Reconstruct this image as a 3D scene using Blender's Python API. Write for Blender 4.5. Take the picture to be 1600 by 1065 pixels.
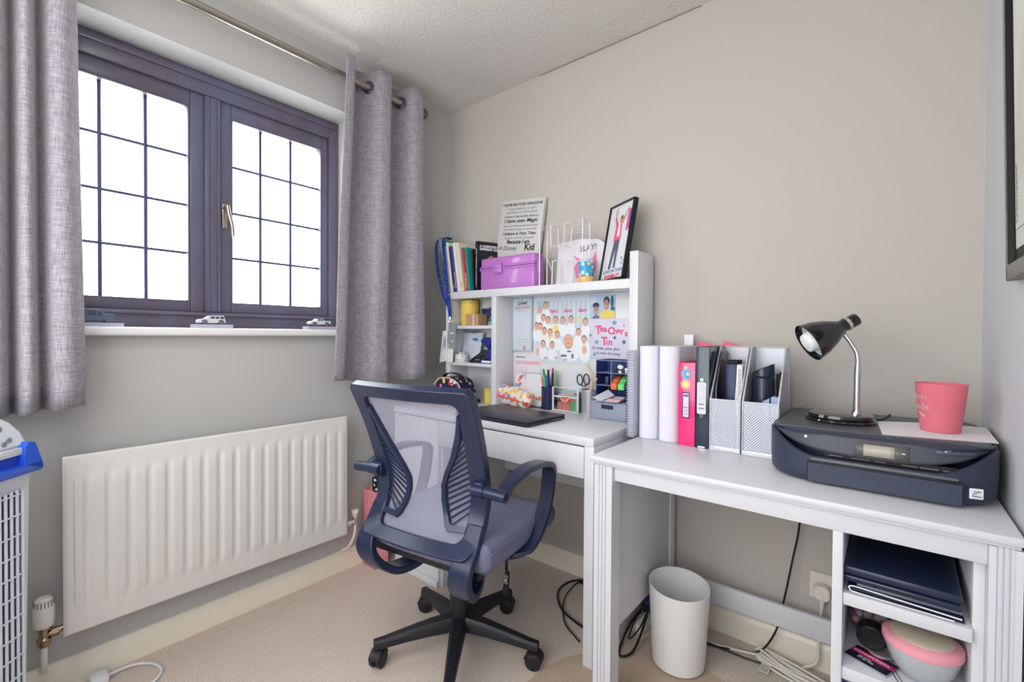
import bpy, bmesh, math, random
from mathutils import Vector, Matrix
random.seed(7)
PI = math.pi
for o in list(bpy.data.objects): bpy.data.objects.remove(o)
SC = bpy.context.scene
COL = SC.collection

# ---------------------------------------------------------------- camera
cam_data = bpy.data.cameras.new('camera')
cam_data.sensor_width = 36.0
cam_data.lens = 717.87 * 36.0 / 1600.0
cam_data.clip_start = 0.02
cam = bpy.data.objects.new('camera', cam_data); COL.objects.link(cam)
CR = Vector((0.77298, 0.63439, 0.00651)); CU = Vector((-0.01364, 0.00636, 0.99989)); CF = Vector((-0.63428, 0.77298, -0.01357))
m = Matrix.Identity(4)
for i in range(3):
    m[i][0] = CR[i]; m[i][1] = CU[i]; m[i][2] = -CF[i]
m.translation = (1.92682, -1.79135, 1.08212)
cam.matrix_world = m
SC.camera = cam

# ---------------------------------------------------------------- sky, lamp, exposure
w = bpy.data.worlds.new('sky'); SC.world = w; w.use_nodes = True
bg = w.node_tree.nodes['Background']
bg.inputs[0].default_value = (0.88, 0.935, 1.0, 1); bg.inputs[1].default_value = 9.5
def area(name, loc, size, energy, color, look):
    d = bpy.data.lights.new(name, 'AREA'); d.shape = 'DISK'; d.size = size; d.energy = energy; d.color = color
    o = bpy.data.objects.new(name, d); COL.objects.link(o); o.location = loc
    o.rotation_euler = (Vector(look) - Vector(loc)).to_track_quat('-Z', 'Y').to_euler()
    return o
area('ceiling_lamp_light', (1.15, -1.75, 2.24), 0.8, 4.0, (1.0, 0.97, 0.94), (1.15, -1.75, 0))
fl_ = area('rear_fill_light', (1.06, -2.52, 1.0), 1.9, 48.0, (0.96, 0.985, 1.0), (1.0, 0, .75)); fl_.data.shape = 'SQUARE'  # added fill lamp, unseen behind the camera, lifts floor and under-desk areas
up = bpy.data.lights.new('ceiling_lamp_glow', 'POINT'); up.energy = 6.0; up.color = (1.0, 0.965, 0.93); up.shadow_soft_size = 0.12
upo = bpy.data.objects.new('ceiling_lamp_glow', up); COL.objects.link(upo); upo.location = (1.15, -1.75, 2.05)
vs = SC.view_settings
SC.display_settings.display_device = 'sRGB'
vs.view_transform = 'Standard'; vs.look = 'None'; vs.exposure = 0.12; vs.gamma = 1.0; vs.use_curve_mapping = False

# ---------------------------------------------------------------- materials
def lin(c):
    c = c / 255.0
    return c / 12.92 if c <= 0.04045 else ((c + 0.055) / 1.055) ** 2.4
def rgb(c): return (lin(c[0]), lin(c[1]), lin(c[2]), 1)
MATS = {}
def M(name, col=(200, 200, 200), rough=0.5, metal=0.0, bump=None, vary=None, coat=0.0, spec=0.5, trans=0.0, alpha=1.0, stretch=(1, 1, 1)):
    """bump=(scale, strength, distance); vary=(scale, other colour)"""
    if name in MATS: return MATS[name]
    mt = bpy.data.materials.new(name); mt.use_nodes = True; MATS[name] = mt
    nt = mt.node_tree; b = nt.nodes['Principled BSDF']
    b.inputs['Base Color'].default_value = rgb(col); b.inputs['Roughness'].default_value = rough
    b.inputs['Metallic'].default_value = metal; b.inputs['Coat Weight'].default_value = coat
    b.inputs['Specular IOR Level'].default_value = spec; b.inputs['Transmission Weight'].default_value = trans
    b.inputs['Alpha'].default_value = alpha
    if bump or vary:
        tc = nt.nodes.new('ShaderNodeTexCoord'); mp = nt.nodes.new('ShaderNodeMapping')
        mp.inputs['Scale'].default_value = stretch
        nt.links.new(tc.outputs['Object'], mp.inputs[0])
    if vary:
        n = nt.nodes.new('ShaderNodeTexNoise'); n.inputs['Scale'].default_value = vary[0]; n.inputs['Detail'].default_value = 3
        r = nt.nodes.new('ShaderNodeValToRGB'); r.color_ramp.elements[0].position = 0.35; r.color_ramp.elements[1].position = 0.65
        r.color_ramp.elements[0].color = rgb(col); r.color_ramp.elements[1].color = rgb(vary[1])
        nt.links.new(mp.outputs[0], n.inputs['Vector']); nt.links.new(n.outputs[0], r.inputs[0]); nt.links.new(r.outputs[0], b.inputs['Base Color'])
    if bump:
        n = nt.nodes.new('ShaderNodeTexNoise'); n.inputs['Scale'].default_value = bump[0]; n.inputs['Detail'].default_value = 2
        bp = nt.nodes.new('ShaderNodeBump'); bp.inputs['Strength'].default_value = bump[1]; bp.inputs['Distance'].default_value = bump[2]
        nt.links.new(mp.outputs[0], n.inputs['Vector']); nt.links.new(n.outputs[0], bp.inputs['Height']); nt.links.new(bp.outputs[0], b.inputs['Normal'])
    return mt
def glassy(name, col=(255, 255, 255), gloss=0.08, tint=1.0):
    """thin clear sheet: mostly see-through with a little gloss"""
    mt = bpy.data.materials.new(name); mt.use_nodes = True; nt = mt.node_tree; MATS[name] = mt
    nt.nodes.remove(nt.nodes['Principled BSDF']); out = nt.nodes['Material Output']
    t = nt.nodes.new('ShaderNodeBsdfTransparent'); g = nt.nodes.new('ShaderNodeBsdfGlossy'); mx = nt.nodes.new('ShaderNodeMixShader')
    c = rgb(col); t.inputs[0].default_value = (c[0] * tint, c[1] * tint, c[2] * tint, 1); g.inputs['Roughness'].default_value = 0.05
    mx.inputs[0].default_value = gloss
    nt.links.new(t.outputs[0], mx.inputs[1]); nt.links.new(g.outputs[0], mx.inputs[2]); nt.links.new(mx.outputs[0], out.inputs[0])
    return mt
def woven(name, col, rough, metal, pitch, cover, rot=PI / 4, axes='XZ'):
    """open weave: two crossing sets of threads, clear gaps between"""
    mt = bpy.data.materials.new(name); mt.use_nodes = True; nt = mt.node_tree; MATS[name] = mt
    b = nt.nodes['Principled BSDF']; out = nt.nodes['Material Output']
    b.inputs['Base Color'].default_value = rgb(col); b.inputs['Roughness'].default_value = rough; b.inputs['Metallic'].default_value = metal
    tc = nt.nodes.new('ShaderNodeTexCoord'); mp = nt.nodes.new('ShaderNodeMapping')
    if axes == 'XZ': mp.inputs['Rotation'].default_value = (0, rot, 0)
    elif axes == 'XY': mp.inputs['Rotation'].default_value = (0, 0, rot)
    else: mp.inputs['Rotation'].default_value = (rot, 0, 0)
    nt.links.new(tc.outputs['Object'], mp.inputs[0])
    ws = []
    for ax in axes:
        wv = nt.nodes.new('ShaderNodeTexWave'); wv.wave_type = 'BANDS'; wv.bands_direction = ax
        wv.inputs['Scale'].default_value = 0.314 / pitch
        nt.links.new(mp.outputs[0], wv.inputs['Vector'])
        g = nt.nodes.new('ShaderNodeMath'); g.operation = 'GREATER_THAN'; g.inputs[1].default_value = 1 - cover
        nt.links.new(wv.outputs['Fac'], g.inputs[0]); ws.append(g)
    mxn = nt.nodes.new('ShaderNodeMath'); mxn.operation = 'MAXIMUM'
    nt.links.new(ws[0].outputs[0], mxn.inputs[0]); nt.links.new(ws[1].outputs[0], mxn.inputs[1])
    t = nt.nodes.new('ShaderNodeBsdfTransparent'); mx = nt.nodes.new('ShaderNodeMixShader')
    nt.links.new(mxn.outputs[0], mx.inputs[0]); nt.links.new(t.outputs[0], mx.inputs[1]); nt.links.new(b.outputs[0], mx.inputs[2])
    nt.links.new(mx.outputs[0], out.inputs[0])
    return mt
def linen(name, ca, cb):
    """slubby woven cloth"""
    mt = bpy.data.materials.new(name); mt.use_nodes = True; nt = mt.node_tree; MATS[name] = mt
    b = nt.nodes['Principled BSDF']; b.inputs['Roughness'].default_value = 0.9; b.inputs['Specular IOR Level'].default_value = 0.15
    b.inputs['Sheen Weight'].default_value = 0.3
    tc = nt.nodes.new('ShaderNodeTexCoord'); outs = []
    for sc in ((30, 30, 420), (420, 420, 30)):
        mp = nt.nodes.new('ShaderNodeMapping'); mp.inputs['Scale'].default_value = sc
        n = nt.nodes.new('ShaderNodeTexNoise'); n.inputs['Scale'].default_value = 1.0; n.inputs['Detail'].default_value = 2
        nt.links.new(tc.outputs['Object'], mp.inputs[0]); nt.links.new(mp.outputs[0], n.inputs['Vector']); outs.append(n)
    ad = nt.nodes.new('ShaderNodeMath'); ad.operation = 'ADD'
    nt.links.new(outs[0].outputs[0], ad.inputs[0]); nt.links.new(outs[1].outputs[0], ad.inputs[1])
    r = nt.nodes.new('ShaderNodeMapRange'); r.inputs[1].default_value = 0.75; r.inputs[2].default_value = 1.25
    nt.links.new(ad.outputs[0], r.inputs[0])
    mixc = nt.nodes.new('ShaderNodeMix'); mixc.data_type = 'RGBA'; mixc.inputs[6].default_value = rgb(ca); mixc.inputs[7].default_value = rgb(cb)
    nt.links.new(r.outputs[0], mixc.inputs[0]); nt.links.new(mixc.outputs[2], b.inputs['Base Color'])
    return mt
def spotty(name, base, cols, scale, thr=0.42, rough=0.6, metal=0.0):
    """printed pattern: coloured blobs on a ground"""
    mt = bpy.data.materials.new(name); mt.use_nodes = True; nt = mt.node_tree; MATS[name] = mt
    b = nt.nodes['Principled BSDF']; b.inputs['Roughness'].default_value = rough; b.inputs['Metallic'].default_value = metal
    tc = nt.nodes.new('ShaderNodeTexCoord'); v = nt.nodes.new('ShaderNodeTexVoronoi'); v.inputs['Scale'].default_value = scale
    nt.links.new(tc.outputs['Object'], v.inputs['Vector'])
    sp = nt.nodes.new('ShaderNodeSeparateColor'); nt.links.new(v.outputs['Color'], sp.inputs[0])
    r = nt.nodes.new('ShaderNodeValToRGB'); r.color_ramp.interpolation = 'CONSTANT'
    for i, c in enumerate(cols):
        e = r.color_ramp.elements[i] if i < 2 else r.color_ramp.elements.new(i / len(cols))
        e.position = i / len(cols); e.color = rgb(c)
    nt.links.new(sp.outputs[0], r.inputs[0])
    g = nt.nodes.new('ShaderNodeMath'); g.operation = 'LESS_THAN'; g.inputs[1].default_value = thr
    nt.links.new(v.outputs['Distance'], g.inputs[0])
    mixc = nt.nodes.new('ShaderNodeMix'); mixc.data_type = 'RGBA'; mixc.inputs[6].default_value = rgb(base)
    nt.links.new(g.outputs[0], mixc.inputs[0]); nt.links.new(r.outputs[0], mixc.inputs[7]); nt.links.new(mixc.outputs[2], b.inputs['Base Color'])
    return mt

# ---------------------------------------------------------------- mesh helpers
def B(): return bmesh.new()
def box(bm, x0, x1, y0, y1, z0, z1, bev=0.0, seg=2):
    r = bmesh.ops.create_cube(bm, size=1.0); vs_ = r['verts']
    for v in vs_:
        v.co.x = x0 + (v.co.x + .5) * (x1 - x0); v.co.y = y0 + (v.co.y + .5) * (y1 - y0); v.co.z = z0 + (v.co.z + .5) * (z1 - z0)
    if bev > 0:
        es = set()
        for v in vs_: es.update(v.link_edges)
        bmesh.ops.bevel(bm, geom=list(es), offset=bev, segments=seg, affect='EDGES', profile=0.5)
    return bm
def frame_of(d):
    d = Vector(d).normalized(); a = Vector((0, 0, 1)) if abs(d.z) < .9 else Vector((1, 0, 0))
    s = d.cross(a).normalized(); return s, d.cross(s).normalized()
def tube(bm, pts, r, n=8, caps=True):
    pts = [Vector(p) for p in pts]; rings = []
    rr = r if isinstance(r, (list, tuple)) else [r] * len(pts)
    s = None
    for i, p in enumerate(pts):
        d = (pts[min(i + 1, len(pts) - 1)] - pts[max(i - 1, 0)])
        if d.length < 1e-9: d = Vector((0, 0, 1))
        d.normalize()
        if s is None: s, t = frame_of(d)
        else:
            s = (s - d * s.dot(d)); s = s.normalized() if s.length > 1e-6 else frame_of(d)[0]
            t = d.cross(s)
        rings.append([bm.verts.new(p + (s * math.cos(2 * PI * k / n) + t * math.sin(2 * PI * k / n)) * rr[i]) for k in range(n)])
    for a, b in zip(rings, rings[1:]):
        for k in range(n): bm.faces.new((a[k], a[(k + 1) % n], b[(k + 1) % n], b[k]))
    if caps:
        bm.faces.new(rings[0][::-1]); bm.faces.new(rings[-1])
    return bm
def cyl(bm, p0, p1, r0, r1=None, n=24): return tube(bm, [p0, p1], [r0, r0 if r1 is None else r1], n)
def smooth(pts, k=6):
    P = [Vector(p) for p in pts]; P = [2 * P[0] - P[1]] + P + [2 * P[-1] - P[-2]]; out = []
    for i in range(1, len(P) - 2):
        a, b, c, d = P[i - 1:i + 3]
        for j in range(k):
            t = j / k
            out.append(.5 * (2 * b + (c - a) * t + (2 * a - 5 * b + 4 * c - d) * t * t + (3 * b - a - 3 * c + d) * t ** 3))
    out.append(P[-2]); return out
def lathe(bm, prof, n=32, c=(0, 0, 0), mat=None):
    c = Vector(c); rings = []
    for r, z in prof:
        if r < 1e-6: v = Vector((0, 0, z)); rings.append([bm.verts.new(c + (mat @ v if mat else v))])
        else:
            ring = []
            for k in range(n):
                v = Vector((r * math.cos(2 * PI * k / n), r * math.sin(2 * PI * k / n), z)); ring.append(bm.verts.new(c + (mat @ v if mat else v)))
            rings.append(ring)
    for a, b in zip(rings, rings[1:]):
        for k in range(n):
            k2 = (k + 1) % n
            if len(a) == 1 and len(b) == 1: continue
            if len(a) == 1: bm.faces.new((a[0], b[k2], b[k]))
            elif len(b) == 1: bm.faces.new((a[k], a[k2], b[0]))
            else: bm.faces.new((a[k], a[k2], b[k2], b[k]))
    return bm
def prism(bm, poly, fn):
    """poly: 2D outline; fn(a, b, t) -> point, t=0 back, 1 front"""
    A = [bm.verts.new(fn(a, b, 0)) for a, b in poly]; C = [bm.verts.new(fn(a, b, 1)) for a, b in poly]
    n = len(poly)
    for i in range(n): bm.faces.new((A[i], A[(i + 1) % n], C[(i + 1) % n], C[i]))
    bm.faces.new(A[::-1]); bm.faces.new(C)
    return bm
def strap(bm, pts, side, w, t):
    """flat band along pts; side = width direction (vector or list)"""
    pts = [Vector(p) for p in pts]; rings = []
    for i, p in enumerate(pts):
        d = (pts[min(i + 1, len(pts) - 1)] - pts[max(i - 1, 0)]).normalized()
        s = Vector(side[i] if isinstance(side, list) else side).normalized(); nrm = d.cross(s).normalized()
        ww = w[i] if isinstance(w, (list, tuple)) else w
        tt = t[i] if isinstance(t, (list, tuple)) else t
        rings.append([bm.verts.new(p + s * a * ww / 2 + nrm * b * tt / 2) for a, b in ((-1, -1), (1, -1), (1, 1), (-1, 1))])
    for a, b in zip(rings, rings[1:]):
        for k in range(4): bm.faces.new((a[k], a[(k + 1) % 4], b[(k + 1) % 4], b[k]))
    bm.faces.new(rings[0][::-1]); bm.faces.new(rings[-1])
    return bm
def sheet(bm, grid):
    vs_ = [[bm.verts.new(p) for p in row] for row in grid]
    for a, b in zip(vs_, vs_[1:]):
        for k in range(len(a) - 1): bm.faces.new((a[k], a[k + 1], b[k + 1], b[k]))
    return bm
def ball(bm, c, r, seg=20, sc=(1, 1, 1)):
    g = bmesh.ops.create_uvsphere(bm, u_segments=seg, v_segments=seg // 2, radius=r)
    for v in g['verts']: v.co = Vector((v.co.x * sc[0] + c[0], v.co.y * sc[1] + c[1], v.co.z * sc[2] + c[2]))
    return bm
def rrect(x0, x1, y0, y1, r, k=5):
    out = []
    for cx, cy, a0 in ((x1 - r, y1 - r, 0), (x0 + r, y1 - r, PI / 2), (x0 + r, y0 + r, PI), (x1 - r, y0 + r, 1.5 * PI)):
        for j in range(k + 1):
            a = a0 + PI / 2 * j / k; out.append((cx + r * math.cos(a), cy + r * math.sin(a)))
    return out
def obj(name, bm, mat, parent=None, loc=None, rot=None, flat=False, bevel=0.0, solid=0.0, sub=0):
    bmesh.ops.recalc_face_normals(bm, faces=bm.faces)
    me = bpy.data.meshes.new(name); bm.to_mesh(me); bm.free()
    me.materials.append(mat)
    if not flat:
        me.polygons.foreach_set('use_smooth', [True] * len(me.polygons)); me.set_sharp_from_angle(angle=math.radians(38))
    o = bpy.data.objects.new(name, me); COL.objects.link(o)
    if parent: o.parent = parent
    if loc: o.location = loc
    if rot: o.rotation_euler = rot
    if solid:
        md = o.modifiers.new('thickness', 'SOLIDIFY'); md.thickness = solid; md.offset = 0
    if sub:
        md = o.modifiers.new('round', 'SUBSURF'); md.levels = sub; md.render_levels = sub
    if bevel:
        md = o.modifiers.new('edge', 'BEVEL'); md.width = bevel; md.segments = 2; md.limit_method = 'ANGLE'
    return o
def tag(o, label, cat, group=None):
    o['label'] = label; o['category'] = cat
    if group: o['group'] = group
    return o
def thing(name, label, cat, loc=(0, 0, 0), rz=0.0, group=None):
    o = bpy.data.objects.new(name, None); COL.objects.link(o); o.empty_display_size = 0.05
    o.location = loc; o.rotation_euler = (0, 0, rz)
    return tag(o, label, cat, group)
def struct(name, bm, mat, **k):
    o = obj(name, bm, mat, **k); o['kind'] = 'structure'; return o
def dup(o, parent=None):
    c = o.copy(); COL.objects.link(c)
    if parent: c.parent = parent
    for ch in list(o.children): dup(ch, c)
    return c
def text(s, size, mat, parent, org, xd, yd, name='lettering', align='LEFT', shear=0.0, bold=0.0, extr=0.0002, wide=1.0):
    cu = bpy.data.curves.new(name, 'FONT'); cu.body = s; cu.size = size; cu.align_x = align; cu.shear = shear
    cu.offset = bold; cu.extrude = extr; cu.resolution_u = 2
    tmp = bpy.data.objects.new(name, cu); COL.objects.link(tmp)
    me = bpy.data.meshes.new_from_object(tmp.evaluated_get(bpy.context.evaluated_depsgraph_get()))
    bpy.data.objects.remove(tmp); bpy.data.curves.remove(cu)
    xd = Vector(xd).normalized(); yd = Vector(yd).normalized(); zd = xd.cross(yd)
    org = Vector(org)
    for v in me.vertices: v.co = org + xd * v.co.x * wide + yd * v.co.y + zd * v.co.z
    me.name = name; me.materials.clear(); me.materials.append(mat)
    o = bpy.data.objects.new(name, me); COL.objects.link(o); o.parent = parent
    return o
def blobs(bm, items, org, xd, yd, off=0.0006, n=14):
    """flat printed ovals: (x, y, rx, ry)"""
    org = Vector(org); xd = Vector(xd).normalized(); yd = Vector(yd).normalized(); zd = xd.cross(yd)
    for q, (x, y, rx, ry) in enumerate(items):
        bm.faces.new([bm.verts.new(org + xd * (x + rx * math.cos(2 * PI * k / n)) + yd * (y + ry * math.sin(2 * PI * k / n)) + zd * (off + q * 8e-6)) for k in range(n)])
    return bm
def polys(bm, items, org, xd, yd, off=0.0006):
    org = Vector(org); xd = Vector(xd).normalized(); yd = Vector(yd).normalized(); zd = xd.cross(yd)
    for poly in items: bm.faces.new([bm.verts.new(org + xd * a + yd * b + zd * off) for a, b in poly])
    return bm
def rect2(x0, x1, y0, y1): return [(x0, y0), (x1, y0), (x1, y1), (x0, y1)]
def star(cx, cy, r, k=5, ri=.45, a0=PI / 2):
    return [(cx + (r if i % 2 == 0 else r * ri) * math.cos(a0 + PI * i / k), cy + (r if i % 2 == 0 else r * ri) * math.sin(a0 + PI * i / k)) for i in range(2 * k)]

# common materials
white = M('white_paint', (212, 213, 219), 0.35, bump=(60, .06, .001))
white_foil = M('white_foil', (218, 219, 224), 0.3)
paper = M('paper_white', (232, 232, 236), 0.7)
black = M('black_plastic', (22, 23, 28), 0.4)
ink = M('ink_black', (28, 28, 34), 0.8)
ink_grey = M('ink_grey', (120, 122, 130), 0.8)
chrome = M('chrome', (215, 216, 220), 0.12, 1.0)
skin = M('print_skin', (224, 172, 146), 0.6)
clear = glassy('clear_plastic', (245, 247, 248), 0.1)
W = 2.124; H = 2.322
# ================================================================ the room
wall_m = M('wall_paint', (190, 185, 178), 0.75, bump=(140, .05, .001))
wall_w = M('window_wall_shaded', (184, 183, 181), 0.75, bump=(140, .05, .001))  # same paint as the back wall, its weaker light put into the colour
ceil_m = M('textured_ceiling', (214, 210, 205), 0.9, bump=(85, .55, .006))
carpet = M('carpet', (236, 221, 209), 1.0, bump=(420, .9, .004), vary=(230, (204, 188, 175)), spec=0.05)
skirt_m = M('cream_gloss_paint', (236, 228, 213), 0.3)
YR = -2.55
b = B(); box(b, -.02, W + .02, YR - .02, .02, -.1, 0); struct('floor', b, carpet)
b = B(); box(b, -.27, W + .12, YR - .12, .12, H, H + .1); struct('ceiling', b, ceil_m)
b = B(); box(b, -.27, W + .12, 0, .12, -.1, H); struct('wall_back', b, wall_m)
b = B(); box(b, W, W + .12, YR, 0, -.1, H); struct('wall_right', b, M('wall_cool_tone', (206, 208, 214), .7, bump=(140, .05, .001)))  # lighter and cooler colour than the back wall
b = B(); box(b, -.27, W + .12, YR - .12, YR, -.1, H); struct('wall_rear', b, wall_m)
WY0, WY1, WZ0, WZ1 = -1.67, -.605, 1.07, 2.088
b = B()
box(b, -.27, 0, YR, WY0, -.1, H); box(b, -.27, 0, WY1, 0, -.1, H)
box(b, -.27, 0, WY0, WY1, -.1, WZ0); box(b, -.27, 0, WY0, WY1, WZ1, H)
bmesh.ops.remove_doubles(b, verts=b.verts, dist=1e-5)
struct('wall_left', b, wall_w)
def skirting(name, pts_fn):
    prof = [(0, 0), (.016, 0), (.016, .066), (.012, .078), (.006, .088), (0, .09)]
    b = B(); prism(b, prof, pts_fn); return struct(name, b, skirt_m)
skirting('baseboard_left', lambda a, z, t: (a, YR + (0 - YR) * t, z))
skirting('baseboard_back', lambda a, z, t: (0.016 + (W - .016) * t, -a, z))
skirting('baseboard_right', lambda a, z, t: (W - a, YR + (-.016 - YR) * t, z))
# hairline crack along the ceiling joint
b = B(); tube(b, [(x, -.0015 - .002 * abs(math.sin(x * 37)), H - .001 - .004 * abs(math.sin(x * 51 + 1))) for x in [.62 + i * .03 for i in range(26)]], .0012, 5)
struct('trim_1', b, M('joint_crack', (120, 104, 92), .9))

# ---------------------------------------------------------------- window
wood = M('hazed_brown_wood', (98, 100, 124), 0.25, vary=(9, (98, 88, 102)), stretch=(1, 1, .2), bump=(30, .1, .001))  # brown wood with bluish flare haze from the window put into its colour
lead = M('lead_strip', (84, 92, 128), 0.45, .4)
pane_m = glassy('window_glass', (250, 250, 246), 0.05)
win = bpy.data.objects.new('window_1', None); COL.objects.link(win); win['kind'] = 'structure'
win.location = (-.15, -1.135, 1.07)
ox, oy, oz = win.location
def wb(bm, x0, x1, y0, y1, z0, z1, bev=.004): return box(bm, x0 - ox, x1 - ox, y0 - oy, y1 - oy, z0 - oz, z1 - oz, bev)
b = B()
wb(b, -.22, -.135, WY0 + .001, WY0 + .045, 1.10, WZ1 - .001); wb(b, -.22, -.135, WY1 - .045, WY1 - .001, 1.10, WZ1 - .001)
wb(b, -.22, -.135, WY0 + .045, WY1 - .045, 2.005, WZ1 - .001); wb(b, -.22, -.135, WY0 + .045, WY1 - .045, 1.10, 1.163)
wb(b, -.22, -.137, -1.163, -1.108, 1.163, 2.005)
obj('frame', b, wood, win)
b = B()
wb(b, -.142, -.128, WY0 + .01, WY1 - .01, 2.052, 2.078, .003); wb(b, -.143, -.118, WY0 + .02, WY1 - .02, 1.148, 1.160, .004)
wb(b, -.139, -.131, -1.158, -1.150, 1.163, 2.0, .002); wb(b, -.139, -.131, -1.121, -1.113, 1.163, 2.0, .002)
obj('moulding', b, wood, win)
GZ = [1.2, 1.39, 1.575, 1.765, 1.95]
def sash(y0, y1, gy, left):
    b = B(); x0, x1 = -.205, -.148
    wb(b, x0, x1, y0, gy[0], 1.163, 2.005); wb(b, x0, x1, gy[3], y1, 1.163, 2.005)
    wb(b, x0, x1, gy[0], gy[3], 1.163, GZ[0]); wb(b, x0, x1, gy[0], gy[3], GZ[4], 2.005)
    s = obj('sash', b, wood, win)
    b = B()
    for i in (1, 2): wb(b, -.184, -.176, gy[i] - .0055, gy[i] + .0055, GZ[0], GZ[4], .001)
    for k in (1, 2, 3): wb(b, -.1835, -.1765, gy[0], gy[3], GZ[k] - .0048, GZ[k] + .0048, .001)
    obj('glazing_bars', b, lead, s)
    b = B()
    for q in (0, 3): wb(b, -.176, -.15, gy[q] - (.0 if q == 0 else .007), gy[q] + (.007 if q == 0 else 0), GZ[0], GZ[4], .002)
    wb(b, -.176, -.15, gy[0], gy[3], GZ[4] - .006, GZ[4] + .001, .002); wb(b, -.176, -.15, gy[0], gy[3], GZ[0] - .001, GZ[0] + .006, .002)
    obj('glazing_bead', b, wood, s)
    for i in range(3):
        for k in range(4):
            b = B(); wb(b, -.182, -.178, gy[i] + .003, gy[i + 1] - .003, GZ[k] + .003, GZ[k + 1] - .003, 0)
            obj('pane', b, pane_m, s, flat=True)
    return s
sash(-1.625, -1.163, [-1.595, -1.467, -1.34, -1.21], True)
s2 = sash(-1.108, -.65, [-1.068, -.944, -.815, -.68], False)
brass = M('aged_metal', (168, 160, 150), 0.25, 1.0)
b = B(); box(b, -.148 - ox, -.138 - ox, -1.104 - oy, -1.084 - oy, 1.50 - oz, 1.60 - oz, .003)
cyl(b, (-.14 - ox, -1.094 - oy, 1.58 - oz), (-.112 - ox, -1.094 - oy, 1.58 - oz), .009, n=14)
tube(b, smooth([(-.112 - ox, -1.094 - oy, 1.588 - oz), (-.108 - ox, -1.09 - oy, 1.555 - oz), (-.104 - ox, -1.08 - oy, 1.51 - oz), (-.104 - ox, -1.077 - oy, 1.465 - oz)], 5), [.008] * 5 + [.0075] * 5 + [.007] * 6, 10)
obj('handle', b, brass, s2)
b = B(); box(b, -.22, .001, WY0 + .001, WY1 - .001, 1.0705, 1.0995); box(b, .0, .045, WY0 - .03, WY1 + .03, 1.0705, 1.0995, .009, 3)
struct('trim_2', b, M('sill_gloss_white', (226, 224, 222), .3))

# ---------------------------------------------------------------- curtains
cloth = linen('grey_linen', (127, 124, 135), (174, 168, 175))
steel = M('brushed_nickel', (168, 160, 150), 0.28, 1.0)
rod = thing('curtain_rod', 'brushed metal curtain rod with a ball end running above the window', 'curtain rod', (.1, -1.2, 2.19))
b = B(); cyl(b, (0, -.85, 0), (0, .885, 0), .0155, n=20); obj('pole', b, steel, rod)
b = B(); cyl(b, (0, .885, 0), (0, .90, 0), .011, n=16); ball(b, (0, .918, 0), .026); obj('finial', b, M('dark_nickel', (120, 110, 104), .3, 1.0), rod)
for yy in (.835,):
    b = B(); cyl(b, (-.099, yy, -.0), (-.012, yy, -.0), .007, n=12); cyl(b, (-.1, yy, 0), (-.094, yy, 0), .022, n=18); obj('bracket', b, steel, rod)
def curtain(name, label, fn, y_top, y_bot, n, zt, zb, gr):
    t = thing(name, label, 'curtain', (.1, (y_top[0] + y_top[1]) / 2, zb))
    oy_ = t.location.y; grid = []
    nz = 26
    for j in range(nz + 1):
        f = j / nz; z = zt - (zt - zb) * f; row = []
        for i in range(n + 1):
            s = i / n
            y = (y_top[0] + (y_top[1] - y_top[0]) * s) * (1 - f) + (y_bot[0] + (y_bot[1] - y_bot[0]) * s) * f
            x = fn(s, f) + .006 * math.sin(7 * s + 9 * f) * f
            zz = z + (.012 * math.sin(5 * s + 2) - .01 * s if j == nz else 0)
            row.append((x, y - oy_, zz - zb))
        grid.append(row)
    b = B(); sheet(b, grid); c = obj('cloth', b, cloth, t, solid=.0035)
    b = B()
    for j0, j1 in ((nz - 2, nz),):
        pass
    for (yy, ang) in gr:
        rm = Matrix.Rotation(ang, 3, 'Z') @ Matrix.Rotation(PI / 2, 3, 'X')
        b = B(); lathe(b, [(.019, -.004), (.028, -.004), (.029, 0), (.028, .004), (.019, .004), (.019, -.004)], 24, (0, yy - oy_, 2.19 - zb), rm)
        obj('eyelet', b, steel, t)
    return t
def fr(s, f):
    y = -.735 + .445 * s
    return .047 * math.tanh(2.0 * math.cos(2 * PI * (y + .54) / .182)) / .964 * (1 - .03 * f) + .012
curtain('curtain', 'short grey linen eyelet curtain hanging beside the room corner, right of window', fr, (-.735, -.285), (-.795, -.262), 120, 2.262, .876, [(-.595, .45), (-.42, .45)])
def fl(s, f):
    y = 2.0 - (2.0 - 1.562) * s
    g = 0
    for yv, d in ((1.637, .075), (1.688, .085), (1.76, .07), (1.83, .08), (1.90, .07), (1.96, .07)):
        g += d * math.exp(-((y - yv - .004 * f) / .011) ** 2)
    return .045 + .006 * math.cos(2 * PI * (y - 1.6) / .07) - g - .03 * max(0, (s - .93) / .07) ** 2
curtain('curtain', 'grey linen curtain hanging left of the window above the air cooler', fl, (-2.0, -1.562), (-2.03, -1.545), 260, 2.262, .872, [])

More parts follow.
